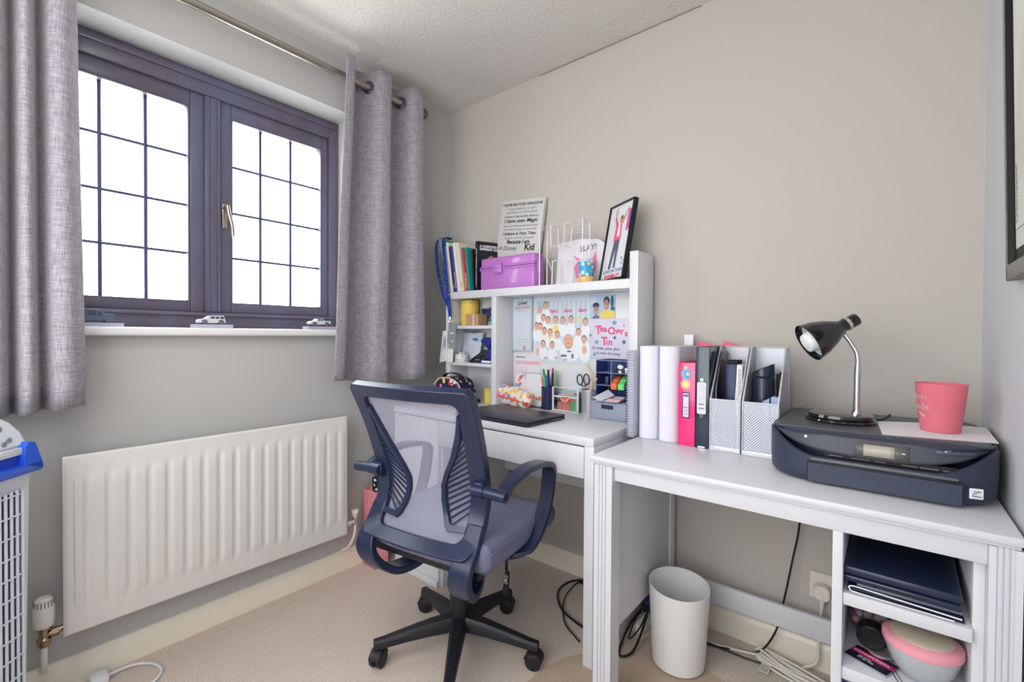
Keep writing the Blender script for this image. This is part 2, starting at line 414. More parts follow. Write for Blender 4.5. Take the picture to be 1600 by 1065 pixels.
# ---------------------------------------------------------------- radiator
rad_m = M('radiator_enamel', (217, 215, 212), 0.28)
rad = thing('radiator', 'white ribbed panel radiator mounted on the wall under the window', 'radiator', (0, -1.14, .19))
y0, y1, z0, z1 = -.452, .452, .005, .53
nr = 18; pitch = .9 / nr
def prof(u):
    p = (u + .45) / pitch; q = p - math.floor(p)
    if u < -.43 or u > .43: return 0
    e = min(q, 1 - q) * 2
    return max(0, min(1, (e - .18) / .3))
ys = [y0, y0 + .006, y0 + .012] + [-.435 + i * .87 / 216 for i in range(217)] + [y1 - .012, y1 - .006, y1]
zs = [z0, z0 + .006, z0 + .02, .066, .078, .09, .10, .25, .44, .452, .462, .474, z1 - .02, z1 - .006, z1]
grid = []
for z in zs:
    zf = 1 if .10 <= z <= .452 else (max(0, (z - .066) / .034) if z < .10 else max(0, (.474 - z) / .022))
    row = []
    for y in ys:
        ed = min(abs(y - y0), abs(y - y1)); ez = min(abs(z - z0), abs(z - z1)); e = min(ed, ez)
        x = .094 + (0 if e > .01 else -(1 - e / .01) ** 2 * .008)
        row.append((x + .0055 * prof(y) * zf, y, z))
    grid.append(row)
b = B(); sheet(b, grid)
box(b, .074, .0865, y0 + .001, y1 - .001, z0 + .001, z1 - .001, .003)
obj('front_panel', b, rad_m, rad)
b = B(); box(b, .034, .05, y0 + .015, y1 - .015, z0 + .01, z1 - .012, .006); obj('rear_panel', b, rad_m, rad)
b = B()
for q in range(24): box(b, .05, .074, -.42 + q * .036, -.418 + q * .036, .05, .49)
obj('convector_fins', b, rad_m, rad)
for yq in (-.285, .285):
    b = B(); box(b, .001, .034, yq - .015, yq + .015, .1, .45, .002); obj('wall_bracket', b, rad_m, rad)
vw = M('valve_white', (226, 222, 216), .4); nick = M('tarnished_nickel', (150, 132, 112), .25, 1.0)
vy = -.49
b = B(); lathe(b, [(0, .008), (.014, .01), (.016, .03), (.012, .034), (.012, .055), (.017, .057), (.017, .068), (0, .07)], 18, (.07, vy, -.015))
cyl(b, (.07, vy, .022), (.07, vy + .05, .03), .009, n=12); cyl(b, (.07, vy + .016, .024), (.07, vy + .03, .026), .013, n=6)
v = obj('thermostatic_valve', b, nick, rad)
b = B(); lathe(b, [(0, .05), (.020, .05), (.023, .056), (.024, .082), (.0235, .105), (.019, .128), (.014, .133), (0, .134)], 24, (.07, vy, 0)); vh = obj('valve_head', b, vw, v)
b = B()
for k in range(18):
    a = 2 * PI * k / 18; box(b, .07 + .0215 * math.cos(a) - .0012, .07 + .0215 * math.cos(a) + .0012, vy + .0215 * math.sin(a) - .0012, vy + .0215 * math.sin(a) + .0012, .098, .126)
obj('head_slots', b, M('slot_grey', (130, 124, 118), .6), v)
b = B(); tube(b, [(.07, vy, -.01), (.07, vy, -.06), (.055, vy, -.085), (.03, vy, -.1), (.008, vy, -.105)], .0075, 10); obj('pipe', b, vw, rad)
vy2 = .502
b = B(); cyl(b, (.066, vy2 - .05, .043), (.066, vy2, .043), .008, n=12); cyl(b, (.066, vy2, .03), (.066, vy2, .068), .010, n=12); cyl(b, (.066, vy2 - .04, .043), (.066, vy2 - .02, .043), .013, n=6)
v = obj('lockshield_valve', b, chrome, rad)
b = B(); lathe(b, [(0, .062), (.010, .063), (.012, .078), (.016, .082), (.017, .092), (.012, .096), (0, .097)], 18, (.066, vy2, 0)); obj('valve_cap', b, vw, v)
b = B(); tube(b, smooth([(.066, vy2, .032), (.066, vy2, 0), (.062, vy2 - .01, -.04), (.045, vy2 - .025, -.075), (.02, vy2 - .04, -.09)], 4), .006, 10); obj('pipe', b, vw, rad)

# ---------------------------------------------------------------- picture on the right wall
pic = thing('wall_picture', 'large grey wood framed pale print hanging on the right wall', 'picture', (W, -.90, 1.195))
pic.rotation_euler = (0, math.radians(-1.3), 0)
greyw = M('grey_wood', (122, 116, 112), .6, vary=(14, (142, 136, 130)), stretch=(1, .3, 3))
hw, ph = .435, .80
b = B()
box(b, -.020, -.001, -hw, -hw + .018, 0, ph, .002); box(b, -.020, -.001, hw - .018, hw, 0, ph, .002)
box(b, -.020, -.001, -hw, hw, 0, .03, .002); box(b, -.020, -.001, -hw, hw, ph - .03, ph, .002); obj('picture_frame', b, greyw, pic)
b = B(); box(b, -.010, -.004, -hw + .02, hw - .02, .028, ph - .028); obj('backing', b, M('picture_black', (14, 14, 16), .5), pic)
b = B(); box(b, -.0125, -.0103, -hw + .05, hw - .05, .055, ph - .05); obj('mount', b, M('mount_pale', (205, 212, 208), .6), pic)
b = B(); box(b, -.0145, -.0127, -hw + .075, hw - .062, .09, ph - .07); 
for sg in (-1, 1):
    b3 = B(); box(b3, -.0195, -.004, sg * (hw - .0186), sg * (hw - .0181), .03, ph - .03); obj('rebate_lining', b3, M('picture_black', (14, 14, 16), .5), pic)
pr = obj('print', b, M('print_pale', (218, 218, 210), .6, vary=(7, (206, 198, 190))), pic)
b = B()
for k in range(26):
    yy = hw - .078 + .003 * math.sin(k * 2.1); zz = .10 + k * .0042
    polys(b, [rect2(-.004 - .003 * abs(math.sin(k * 1.7)), .003, zz, zz + .0026)], (-.0147, yy, 0), (0, -1, 0), (0, 0, 1), .0003)
obj('print_inscription', b, ink_grey, pr)
b = B()
for pts in ([(.30, .62), (.27, .5), (.285, .36), (.26, .26)], [(.24, .7), (.262, .56), (.278, .45)], [(.2, .4), (.24, .36), (.27, .33)], [(.1, .7), (.05, .5), (.08, .3)], [(-.1, .6), (-.15, .4), (-.05, .25)]):
    tube(b, smooth([(-.0147, y, z) for y, z in pts], 5), .0014, 5)
obj('print_drawing', b, M('print_sepia', (182, 160, 148), .7), pr)
# ================================================================ desk with hutch (left)
desk = thing('desk', 'white desk with drawer, side cupboard and raised hutch in the room corner', 'desk', (.675, -.255, 0))
dx, dy = .675, -.255
def db(bm, x0, x1, y0, y1, z0, z1, bev=.0015): return box(bm, x0 - dx, x1 - dx, y0 - dy, y1 - dy, z0, z1, bev)
XL, XR = .15, 1.2
b = B(); db(b, XL, XR, -.49, -.02, .722, .75, .002); obj('desktop', b, white_foil, desk)
b = B(); db(b, 1.165, XR, -.488, -.02, 0, .722); obj('side_panel', b, white_foil, desk)
b = B(); db(b, .466, 1.165, -.06, -.042, .42, .722); obj('rear_panel', b, white_foil, desk)
b = B(); db(b, .458, 1.162, -.486, -.468, .613, .716); dr = obj('drawer', b, white_foil, desk)
b = B(); db(b, .475, 1.15, -.468, -.08, .62, .625); db(b, .475, .487, -.468, -.08, .62, .70); db(b, 1.138, 1.15, -.468, -.08, .62, .70); obj('drawer_box', b, white_foil, dr)
b = B(); db(b, XL, .168, -.468, -.02, 0, .722); db(b, .448, .466, -.468, -.02, 0, .722); db(b, .168, .448, -.04, -.022, 0, .722); db(b, .168, .448, -.468, -.04, .09, .105); obj('cupboard', b, white_foil, desk)
b = B(); db(b, .152, .454, -.486, -.468, .085, .716, .002); dd = obj('cupboard_door', b, white_foil, desk)
b = B(); db(b, .19, .415, -.4885, -.486, .125, .68, .001); obj('door_panel', b, white_foil, dd)
b = B(); db(b, .152, .454, -.482, -.466, .0, .08, .002); db(b, .152, .454, -.492, -.482, .0, .03, .004); obj('plinth', b, white_foil, desk)
# hutch
YF = -.167
b = B(); db(b, XL, XL + .03, YF, -.022, .75, 1.262); obj('hutch_side', b, white_foil, desk)
b = B(); db(b, 1.166, XR, YF, -.022, .75, 1.40); obj('hutch_side', b, white_foil, desk)
b = B(); db(b, XL, 1.166, YF, -.022, 1.262, 1.298); obj('hutch_top', b, white_foil, desk)
b = B(); db(b, .466, .496, YF, -.022, .75, 1.262); obj('hutch_divider', b, white_foil, desk)
for z in (1.1105, .9255):
    b = B(); db(b, XL + .03, .466, YF + .002, -.022, z, z + .0155); obj('hutch_shelf', b, white_foil, desk)
b = B(); db(b, XL + .03, 1.166, -.034, -.024, .75, 1.262, .0005); obj('hutch_back', b, M('white_board', (222, 224, 226), .25), desk)

# ================================================================ desk with open cabinet (right)
d2 = thing('desk', 'white painted writing desk with fluted legs and open cabinet shelves, along the back wall', 'desk', (1.685, -.33, 0))
dx, dy = 1.685, -.33
X0, X1, YF2 = 1.25, 2.118, -.604
b = B(); db(b, X0, X1, YF2, -.03, .712, .73, .006); db(b, X0 + .008, X1 - .004, YF2 + .008, -.035, .705, .714, .003); obj('desktop', b, white, d2)
def leg(x0, x1, y0, y1, flutes):
    n = 3; wdt = x1 - x0; g = .005
    poly = [(x0, y1), (x0, y0)]
    if flutes:
        for k in (1, 2, 3):
            c_ = x0 + wdt * (.12 + .19 * k); poly += [(c_ - .004, y0), (c_ - .002, y0 + .0045), (c_ + .002, y0 + .0045), (c_ + .004, y0)]
    poly += [(x1, y0), (x1, y1)]
    bm = B(); prism(bm, poly, lambda a, c, t: (a - dx, c - dy, .705 * t)); return bm
obj('leg', leg(1.264, 1.32, -.598, -.545, True), white, d2, flat=True)
obj('leg', leg(2.073, 2.116, -.598, -.545, True), white, d2, flat=True)
obj('leg', leg(1.264, 1.305, -.09, -.05, False), white, d2, flat=True)
obj('leg', leg(2.076, 2.116, -.09, -.05, False), white, d2, flat=True)
b = B(); db(b, 1.32, 2.073, -.585, -.567, .664, .708); obj('apron', b, white, d2)
b = B(); db(b, 1.305, 2.073, -.09, -.072, .664, .708); obj('rear_apron', b, white, d2)
b = B(); db(b, 1.284, 1.299, -.545, -.09, .192, .706); obj('end_panel', b, white, d2)
b = B(); db(b, 1.268, 1.84, -.09, -.074, .137, .209); obj('stretcher', b, white, d2)
b = B(); db(b, 1.838, 1.857, -.583, -.06, .0, .706); obj('cabinet_side', b, white, d2)
b = B(); db(b, 2.056, 2.073, -.566, -.06, .0, .706); obj('cabinet_side', b, white, d2)
b = B(); db(b, 1.857, 2.056, -.068, -.06, .05, .706, .0005); obj('cabinet_back', b, white, d2)
for z1 in (.533, .372, .12):
    b = B(); db(b, 1.857, 2.056, -.578, -.068, z1 - .026, z1); obj('cabinet_shelf', b, white, d2)

# ================================================================ office chair
TH = math.radians(9)
ch = thing('office_chair', 'dark blue-black mesh office chair with armrests on a five star castor base', 'chair', (.797, -.69, 0), TH)
plast = M('chair_plastic', (25, 37, 68), .32, bump=(350, .12, .001), spec=.6)
plast_d = M('base_plastic', (22, 23, 32), .5, bump=(350, .12, .001))
seat_m = M('seat_mesh_fabric', (136, 138, 164), .85, bump=(600, .8, .003), vary=(420, (104, 106, 134)), spec=.2)
mesh_m = woven('chair_mesh', (158, 158, 178), .8, 0, .0042, .33, rot=.5)
VP = [(.30, -.16), (.44, -.238), (.47, -.204), (.50, -.178), (.54, -.157), (.58, -.149), (.62, -.148), (.69, -.166), (.75, -.186), (.81, -.209), (.87, -.236), (.93, -.266), (1.0, -.30)]
def vprof(z):
    for i in range(1, len(VP) - 2):
        (a, va), (c, vc) = VP[i], VP[i + 1]
        if z <= c or i == len(VP) - 3:
            t = (z - a) / (c - a)
            ma = (vc - VP[i - 1][1]) / (c - VP[i - 1][0]); mc = (VP[i + 2][1] - va) / (VP[i + 2][0] - a); h = c - a
            return (2 * t ** 3 - 3 * t * t + 1) * va + (t ** 3 - 2 * t * t + t) * h * ma + (-2 * t ** 3 + 3 * t * t) * vc + (t ** 3 - t * t) * h * mc
def back(u, z, off=0.0):
    v = vprof(z) - .022 + .022 * (u / .22) ** 2
    s = (vprof(z + .004) - vprof(z - .004)) / .008
    n = Vector((-.2 * u, 1, -s)).normalized()
    return Vector((u, v, z)) + n * off
def loop(u_top, u_mid, u_bot, z0, z1, r, k=6, seg=14):
    """rounded outline, width changing with height"""
    def wd(z):
        t = (z - z0) / (z1 - z0)
        return u_bot * (1 - t) * (1 - 2 * t) + 4 * u_mid * t * (1 - t) + u_top * t * (2 * t - 1)
    out = []
    for sx, top in ((1, True), (-1, True), (-1, False), (1, False)):
        cz = z1 - r if top else z0 + r
        a0 = {(1, True): 0, (-1, True): PI / 2, (-1, False): PI, (1, False): 1.5 * PI}[(sx, top)]
        for j in range(k + 1):
            a = a0 + PI / 2 * j / k; z = cz + r * math.sin(a); out.append((sx * (wd(z) - r) + r * math.cos(a), z))
        # subdivide toward next corner
        nx = {(1, True): (-1, True), (-1, True): (-1, False), (-1, False): (1, False), (1, False): (1, True)}[(sx, top)]
        p = out[-1]; cz2 = z1 - r if nx[1] else z0 + r
        a = {(1, True): 0, (-1, True): PI / 2, (-1, False): PI, (1, False): 1.5 * PI}[nx]
        zq = cz2 + r * math.sin(a); q = (nx[0] * (wd(zq) - r) + r * math.cos(a), zq)
        for j in range(1, seg):
            t = j / seg; z = p[1] + (q[1] - p[1]) * t
            u = p[0] + (q[0] - p[0]) * t
            if nx[0] == sx: u = sx * wd(z)
            out.append((u, z))
    return out
OUT = loop(.236, .222, .212, .447, .932, .026); INN = loop(.186, .166, .164, .474, .893, .03)
b = B(); n = len(OUT)
R4 = []
for (pts, off) in ((OUT, -.016), (OUT, .012), (INN, .012), (INN, -.012)): R4.append([b.verts.new(back(u, z, off)) for u, z in pts])
for q in range(4):
    A, C_ = R4[q], R4[(q + 1) % 4]
    for i in range(n): b.faces.new((A[i], A[(i + 1) % n], C_[(i + 1) % n], C_[i]))
bf = obj('back_frame', b, plast, ch, bevel=.003)
grid = [[back(u * (.20 - .022 * math.sin(PI * min(1, max(0, (.9 - z) / .42)))), z, .004) for u in [(-1 + 2 * i / 24) for i in range(25)]] for z in [.478 + .428 * j / 40 for j in range(41)]]
b = B(); sheet(b, grid); obj('mesh_panel', b, mesh_m, bf)
# slotted lumbar wings
for sx in (-1, 1):
    o1 = [(.181, .855), (.172, .86), (.150, .80), (.118, .73), (.082, .67), (.064, .63), (.064, .585), (.076, .545), (.090, .512), (.102, .50), (.163, .503)]
    i1 = [(.176, .835), (.174, .84), (.164, .79), (.132, .725), (.096, .668), (.078, .63), (.078, .587), (.089, .55), (.102, .524), (.110, .516), (.160, .518)]
    def dens(P, k=3):
        o_ = []
        for i in range(len(P)):
            a, c = P[i], P[(i + 1) % len(P)]; kk = 12 if i == len(P) - 1 else k
            for j in range(kk): o_.append((a[0] + (c[0] - a[0]) * j / kk, a[1] + (c[1] - a[1]) * j / kk))
        return o_
    o2, i2 = dens(o1), dens(i1); b = B(); n = len(o2); R4 = []
    for (pts, off) in ((o2, -.012), (o2, .003), (i2, .003), (i2, -.012)): R4.append([b.verts.new(back(sx * u, z, off)) for u, z in pts])
    for q in range(4):
        A, C_ = R4[q], R4[(q + 1) % 4]
        for i in range(n): b.faces.new((A[i], A[(i + 1) % n], C_[(i + 1) % n], C_[i]))
    wg = obj('lumbar_wing', b, plast, bf)
    b = B()
    def inner_u(z):
        L_ = sorted(i1[2:10], key=lambda p: p[1])
        for (ua, za), (uc, zc) in zip([(p[0], p[1]) for p in L_], [(p[0], p[1]) for p in L_][1:]):
            if za <= z <= zc: return ua + (uc - ua) * (z - za) / (zc - za)
        return L_[0][0] if z < L_[0][1] else .168
    for k in range(20):
        zo = .535 + k * .0172 + .03
        zi = zo - .05 * (1 if zo < .72 else max(.25, (0.9 - zo) / .18))
        ui = inner_u(max(.517, zi)); uo = .168
        if uo - ui < .004: continue
        zs_ = max(.517, zi); pts = [back(sx * (ui + (uo - ui) * t), zs_ + (zo - zs_) * t, -.006) for t in (0, .5, 1)]
        tube(b, pts, .0032, 5)
    obj('vent_slats', b, plast, wg)
# rear yoke: two legs sweeping down and forward under the seat
for sx in (-1, 1):
    b = B(); p = smooth([(sx * .192, -.172, .53), (sx * .190, -.205, .475), (sx * .188, -.238, .435), (sx * .182, -.245, .392), (sx * .170, -.215, .345), (sx * .152, -.165, .312), (sx * .130, -.10, .312), (sx * .108, -.05, .335), (sx * .085, -.01, .36)], 5)
    strap(b, p, (1, .0, 0), [.05 + .024 * math.sin(PI * min(1, i / (len(p) - 1))) for i in range(len(p))], .024)
    obj('yoke', b, plast, ch, bevel=.004)
# seat
b = B(); box(b, -.248, .248, -.215, .285, .398, .484, .03, 4)
bmesh.ops.subdivide_edges(b, edges=[e for e in b.edges if e.calc_length() > .1], cuts=9, use_grid_fill=True)
for v in b.verts:
    x, y, z = v.co
    f = max(0, (y - .16) / .125); v.co.z -= .035 * f * f * (1 if z > .43 else .2)
    if z > .45: v.co.z += .006 * (x / .25) ** 2 - .006 * max(0, 1 - (x / .2) ** 2 - ((y - .02) / .22) ** 2)
    v.co.x *= 1 - .10 * max(0, (y - .2) / .09) ** 2
    if y < -.19: v.co.y += .02 * (abs(x) / .25) ** 3
seat = obj('seat', b, seat_m, ch)
for sx in (-1, 1):
    b = B(); tube(b, [(sx * .2485, -.185 + .4 * t, .462 - .035 * max(0, (-.185 + .4 * t - .16) / .125) ** 2) for t in [i / 14 for i in range(15)]], .0022, 6)
    obj('piping', b, seat_m, seat)
b = B(); box(b, -.21, .21, -.19, .24, .375, .40, .008); obj('seat_pan', b, plast_d, ch)
# armrests
for sx in (-1, 1):
    p = smooth([(sx * .268, -.175, .632), (sx * .268, -.10, .655), (sx * .268, -.02, .668), (sx * .268, .06, .664), (sx * .268, .115, .653), (sx * .268, .143, .632), (sx * .268, .142, .60), (sx * .267, .125, .53), (sx * .262, .085, .455), (sx * .255, .03, .408), (sx * .235, -.01, .386), (sx * .20, -.02, .384)], 5)
    sd = [Vector((1, 0, 0))] * 44 + [Vector((1, .0, .0)) * (1 - t / 12) + Vector((0, 1, 0)) * (t / 12) for t in range(len(p) - 44)]
    ww = [.030 + .016 * min(1, i / 12) if i < 30 else .046 - .006 * (i - 30) / len(p) for i in range(len(p))]
    b = B(); strap(b, p, [Vector((1, 0, 0))] * (len(p) - 10) + [Vector((1, 0, 0)).lerp(Vector((0, 1, 0)), (i + 1) / 10) for i in range(10)], ww, .017)
    arm = obj('armrest', b, plast, ch, bevel=.003)
    b = B(); cyl(b, (sx * .185, -.185, .637), (sx * .226, -.185, .637), .019, n=20); cyl(b, (sx * .226, -.185, .637), (sx * .296, -.185, .634), .0165, n=20); box(b, min(sx * .18, sx * .216), max(sx * .18, sx * .216), -.19, -.155, .612, .66, .006); obj('pivot', b, plast, arm)
    b = B(); cyl(b, (sx * .296, -.185, .634), (sx * .2965, -.185, .634), .010, n=16); obj('pivot_bore', b, ink, arm)
# mechanism, column, base
b = B(); box(b, -.09, .09, -.12, .10, .335, .378, .01); box(b, -.05, .05, -.06, .05, .30, .335, .008); obj('mechanism', b, plast_d, ch)
b = B(); cyl(b, (0, 0, .20), (0, 0, .33), .024, n=24); obj('gas_column', b, plast_d, ch)
b = B(); lathe(b, [(.031, .10), (.033, .2), (.034, .285), (.028, .287), (.028, .10)], 28); obj('column_shroud', b, plast_d, ch)
b = B(); tube(b, smooth([(.05, .08, .345), (.085, .12, .335), (.10, .142, .30), (.10, .146, .235)], 5), .0055, 10); lv = obj('height_lever', b, plast_d, ch)
b = B(); prism(b, rrect(-.011, .011, -.04, .04, .006), lambda a, c, t: (.10 + a * (1 - c * 4) * .9, .150 - .008 * t + c * .15, .188 + c)); tg = obj('lever_paddle', b, ink, lv)
b = B()
pc = []
for (x, z) in ((-.006, .012), (.003, .012), (-.006, -.008), (.003, -.008)):
    for q in range(3): pc.append(rect2(x + q * .002, x + q * .002 + .0011, z, z + .011 - q * .002))
pc.append([(-.005, .004), (.005, .010), (.005, .006), (-.005, 0)]); pc.append([(.005, .004), (-.005, .010), (-.005, .006), (.005, 0)])
polys(b, pc, (.10, .1418, .196), (1, 0, 0), (0, .15, 1), .0008); obj('pictogram', b, paper, tg)
b = B(); lathe(b, [(0, .068), (.036, .07), (.043, .085), (.042, .112), (.036, .124), (.031, .126), (0, .126)], 30); obj('hub', b, plast_d, ch)
ANG = [math.radians(a) - TH for a in (20, 92, 165, 238, 309)]
first = None
for a in ANG:
    b = B(); p = [(.03, 0, .102), (.10, 0, .098), (.18, 0, .088), (.25, 0, .078), (.283, 0, .075)]
    rings = []
    for i, q in enumerate(p):
        wd = [.027, .024, .020, .0165, .015][i]; hh = [.024, .021, .017, .014, .013][i]
        rings.append([b.verts.new((q[0], y, q[2] + z)) for y, z in ((-wd, -hh), (-wd * .95, hh * .35), (-wd * .6, hh), (wd * .6, hh), (wd * .95, hh * .35), (wd, -hh), (wd * .55, -hh * .6), (-wd * .55, -hh * .6))])
    for A, C_ in zip(rings, rings[1:]):
        for k in range(8): b.faces.new((A[k], A[(k + 1) % 8], C_[(k + 1) % 8], C_[k]))
    b.faces.new(rings[0][::-1]); b.faces.new(rings[-1])
    lathe(b, [(0, .058), (.013, .058), (.013, .072), (0, .072)], 14, (.268, 0, 0))
    al = obj('base_arm', b, plast_d, ch, rot=(0, 0, a), bevel=.002)
    if first is None:
        b = B(); rx = Matrix.Rotation(PI / 2, 3, 'X')
        for s in (-1, 1): lathe(b, [(0, -.0085), (.021, -.0085), (.0265, -.006), (.0275, 0), (.0265, .006), (.021, .0085), (.012, .0095), (0, .0095)], 26, (0, s * .0125, 0.0275), rx)
        lathe(b, [(0, -.021), (.006, -.021), (.006, .021), (0, .021)], 10, (0, 0, .0275), rx)
        cst = obj('castor', b, plast_d, al, loc=(.268, 0, 0)); first = cst
        b = B(); strap(b, [(.029 * math.cos(t), 0, .0275 + .031 * math.sin(t)) for t in [math.radians(x) for x in range(10, 171, 10)]], (0, 1, 0), .036, .004)
        cyl(b, (0, 0, .056), (0, 0, .066), .008, n=12)
        hood = obj('castor_hood', b, plast_d, al, loc=(.268, 0, 0))
    else:
        for src in (cst, hood):
            c = src.copy(); COL.objects.link(c); c.parent = al
            if src is cst: rzc = random.uniform(0, 6.28)
            c.rotation_euler = (0, 0, rzc)
# ================================================================ air cooler in the corner left
cw = M('cooler_white', (222, 226, 234), .3); cb = M('cooler_blue', (30, 92, 224), .3); cdk = M('cooler_dark', (16, 24, 74), .5)
ac = thing('air_cooler', 'white portable air cooler with blue water tank and grille front, beside the radiator', 'air cooler', (.262, -1.675, 0), math.radians(136.1))
# local +x along the grille face away from the camera, grille faces local -y
ac.rotation_euler = (0, 0, math.radians(136.1)); L_ = .34
b = B(); prism(b, [(-L_, .26), (-L_, .0), (-.014, .0), (-.004, .004), (0, .014), (0, .26)], lambda a, c, t: (a + (.017 * t if a > -.1 else 0), c, .03 + .71 * t)); obj('body', b, cw, ac, bevel=.004)
b = B(); box(b, -L_ + .02, -.03, .02, .24, 0, .032, .004); obj('base', b, cw, ac)
b = B(); box(b, -L_ + .02, -.022, -.003, .01, .075, .69); gb = obj('grille_back', b, cdk, ac)
for k in range(20):
    x = -.0165 - .0145 * k
    b = B(); box(b, x - .0030, x + .0030, -.0065, -.001, .065, .695, .001); obj('fin', b, cw, gb)
for k in range(13):
    z = .09 + .0495 * k
    b = B(); box(b, -L_ + .02, -.02, -.0068, -.004, z - .0016, z + .0016); obj('cross_bar', b, cw, gb)
b = B(); box(b, -L_, .018, -.022, .02, .733, .757, .002)
prism(b, [(-.031, .755), (.020, .735), (.022, .745), (-.001, .806), (-.020, .812), (-.029, .80)], lambda a, c, t: (a, -.022 + .10 * t, c)); tk = obj('water_tank', b, cb, ac, bevel=.003)
b = B(); box(b, -L_, -.03, -.010, .01, .757, .782); obj('tank_recess', b, M('cooler_deep_blue', (24, 60, 190), .4), tk)
b = B(); box(b, -L_, -.029, -.016, .02, .782, .800, .002); obj('tank_lip', b, cw, ac)
b = B(); prism(b, [(-L_, .80), (-.006, .80), (-.012, .835), (-.030, .862), (-.05, .876), (-.08, .885), (-L_, .895)], lambda a, c, t: (a, -.010 + .21 * t + .03 * (c - .8) / .09 * (1 - t), c)); top = obj('control_housing', b, cw, ac, bevel=.006)
for x, z in ((-.051, .822), (-.064, .850), (-.066, .815), (-.085, .86), (-.095, .83)):
    b = B(); lathe(b, [(0, 0), (.0062, 0), (.0062, .003), (0, .004)], 16, (x, -.010 + .03 * (z - .8) / .09 - .001, z), Matrix.Rotation(PI / 2, 3, 'X')); obj('button', b, M('button_grey', (138, 142, 158), .5), top)
# its flex and plug top on the carpet
t = thing('mains_lead', 'white mains lead curling on the carpet at the lower left of the skirting', 'cable', (.1, -1.45, 0))
b = B(); tube(b, smooth([(-.035, -.045, .018), (-.045, .02, .010), (-.01, .065, .006), (.05, .075, .006), (.09, .04, .006), (.10, -.05, .006), (.13, -.2, .006)], 6), .0042, 8); obj('flex', b, cw, t)
b = B(); box(b, -.062, -.012, -.085, -.04, .0, .032, .008); obj('plug', b, cw, t)

# ================================================================ pink gift bag, between radiator and desk
gl = spotty('pink_glitter', (240, 150, 160), [(252, 214, 216), (226, 90, 120), (250, 180, 188), (206, 80, 140)], 260, .38, .4)
t = thing('gift_bag', 'pink glittery paper gift bag standing on the carpet behind the chair', 'bag', (.068, -.53, 0))
b = B()
for f in ((-.05, -.049, -.035, .035), (.049, .05, -.035, .035), (-.05, .05, -.035, -.034), (-.05, .05, .034, .035), ):
    box(b, f[0], f[1], f[2], f[3], 0, .355)
box(b, -.05, .05, -.035, .035, 0, .002); obj('bag_body', b, gl, t)
b = B(); prism(b, [(-.04, .20), (.035, .2), (.045, .362), (-.02, .365)], lambda a, c, q: (a, -.02 + .03 * q, c)); obj('tissue', b, M('orange_tissue', (236, 160, 60), .8), t)
t = thing('wrapped_gift', 'black and white patterned wrapped item poking out of the pink gift bag', 'gift', (.095, -.53, .205))
b = B(); box(b, -.016, .016, -.03, -.005, 0, .215, .006); obj('gift_wrap', b, spotty('bw_pattern', (22, 26, 44), [(225, 228, 235), (40, 48, 80)], 55, .4), t)

# ================================================================ model cars on the window sill
sil = 1.0995
def toy_car(name, label, loc, rz, m_, prof_, wid, wheels, glassp, base_m, base):
    t = thing(name, label, 'model car', loc, rz, 'model cars on the window sill')
    b = B(); prism(b, prof_, lambda a, c, q: (a, -wid / 2 + wid * q, c + base)); bd = obj('car_body', b, m_, t, bevel=.0015)
    gm = M('toy_glass', (64, 74, 96), .2)
    for s in (-1, 1):
        for g in glassp:
            b = B(); box(b, g[0], g[1], s * wid / 2 - .0006, s * wid / 2 + .0006, g[2] + base, g[3] + base, .0003); obj('side_window', b, gm, bd)
    for wx, r in wheels:
        for s in (-1, 1):
            b = B(); lathe(b, [(0, -.003), (r * .6, -.003), (r, -.002), (r, .002), (r * .6, .003), (0, .003)], 18, (wx, s * (wid / 2 + .0005), base + r), Matrix.Rotation(PI / 2, 3, 'X'))
            obj('wheel', b, M('toy_tyre', (96, 100, 112), .6), t)
    b = B(); x0 = min(p[0] for p in prof_) - .012; x1 = max(p[0] for p in prof_) + .014
    prism(b, [(x0 - .004, -wid / 2 - .012), (x1 + .006, -wid / 2 - .012), (x1, wid / 2 + .01), (x0, wid / 2 + .01)], lambda a, c, q: (a, c, base * q)); obj('stand', b, base_m, t)
    return t
suv = [(-.045, .006), (-.046, .014), (-.04, .018), (-.022, .0215), (-.012, .030), (-.006, .032), (.036, .033), (.040, .02), (.042, .012), (.042, .007), (.036, .005), (-.03, .005)]
van = [(-.05, .006), (-.05, .04), (-.046, .043), (.01, .043), (.02, .038), (.026, .03), (.046, .028), (.05, .022), (.05, .006)]
blk = M('stand_clear', (176, 182, 200), .25)
toy_car('model_car', 'silver white model off-roader on a block at the middle of the window sill', (.002, -1.187, sil), PI / 2, M('toy_silver', (206, 210, 212), .3), suv, .036, [(-.027, .009), (.026, .009)], [(-.008, .006, .021, .029), (.009, .020, .021, .029), (.023, .036, .021, .029)], blk, .013)
toy_car('model_car', 'dark blue-grey model van on a clear stand beside the left curtain', (-.01, -1.510, sil), PI / 2, M('toy_slate', (88, 104, 128), .35), van, .04, [(-.03, .009), (.034, .009)], [(-.04, -.022, .024, .037), (-.014, .004, .024, .037), (.008, .018, .024, .034)], blk, .012)
pk = [(-.045, .01), (-.046, .018), (-.038, .022), (-.02, .024), (-.014, .033), (.012, .034), (.016, .026), (.046, .025), (.047, .012), (.03, .008), (-.03, .008)]
toy_car('model_car', 'pale model pick-up on a rocky base beside the right curtain', (.0, -.775, sil), PI / 2, M('toy_pale', (196, 206, 206), .35), pk, .036, [(-.028, .01), (.028, .01)], [(-.012, .0, .025, .032), (.002, .010, .025, .032)], M('toy_rock', (168, 160, 178), .8), .013)
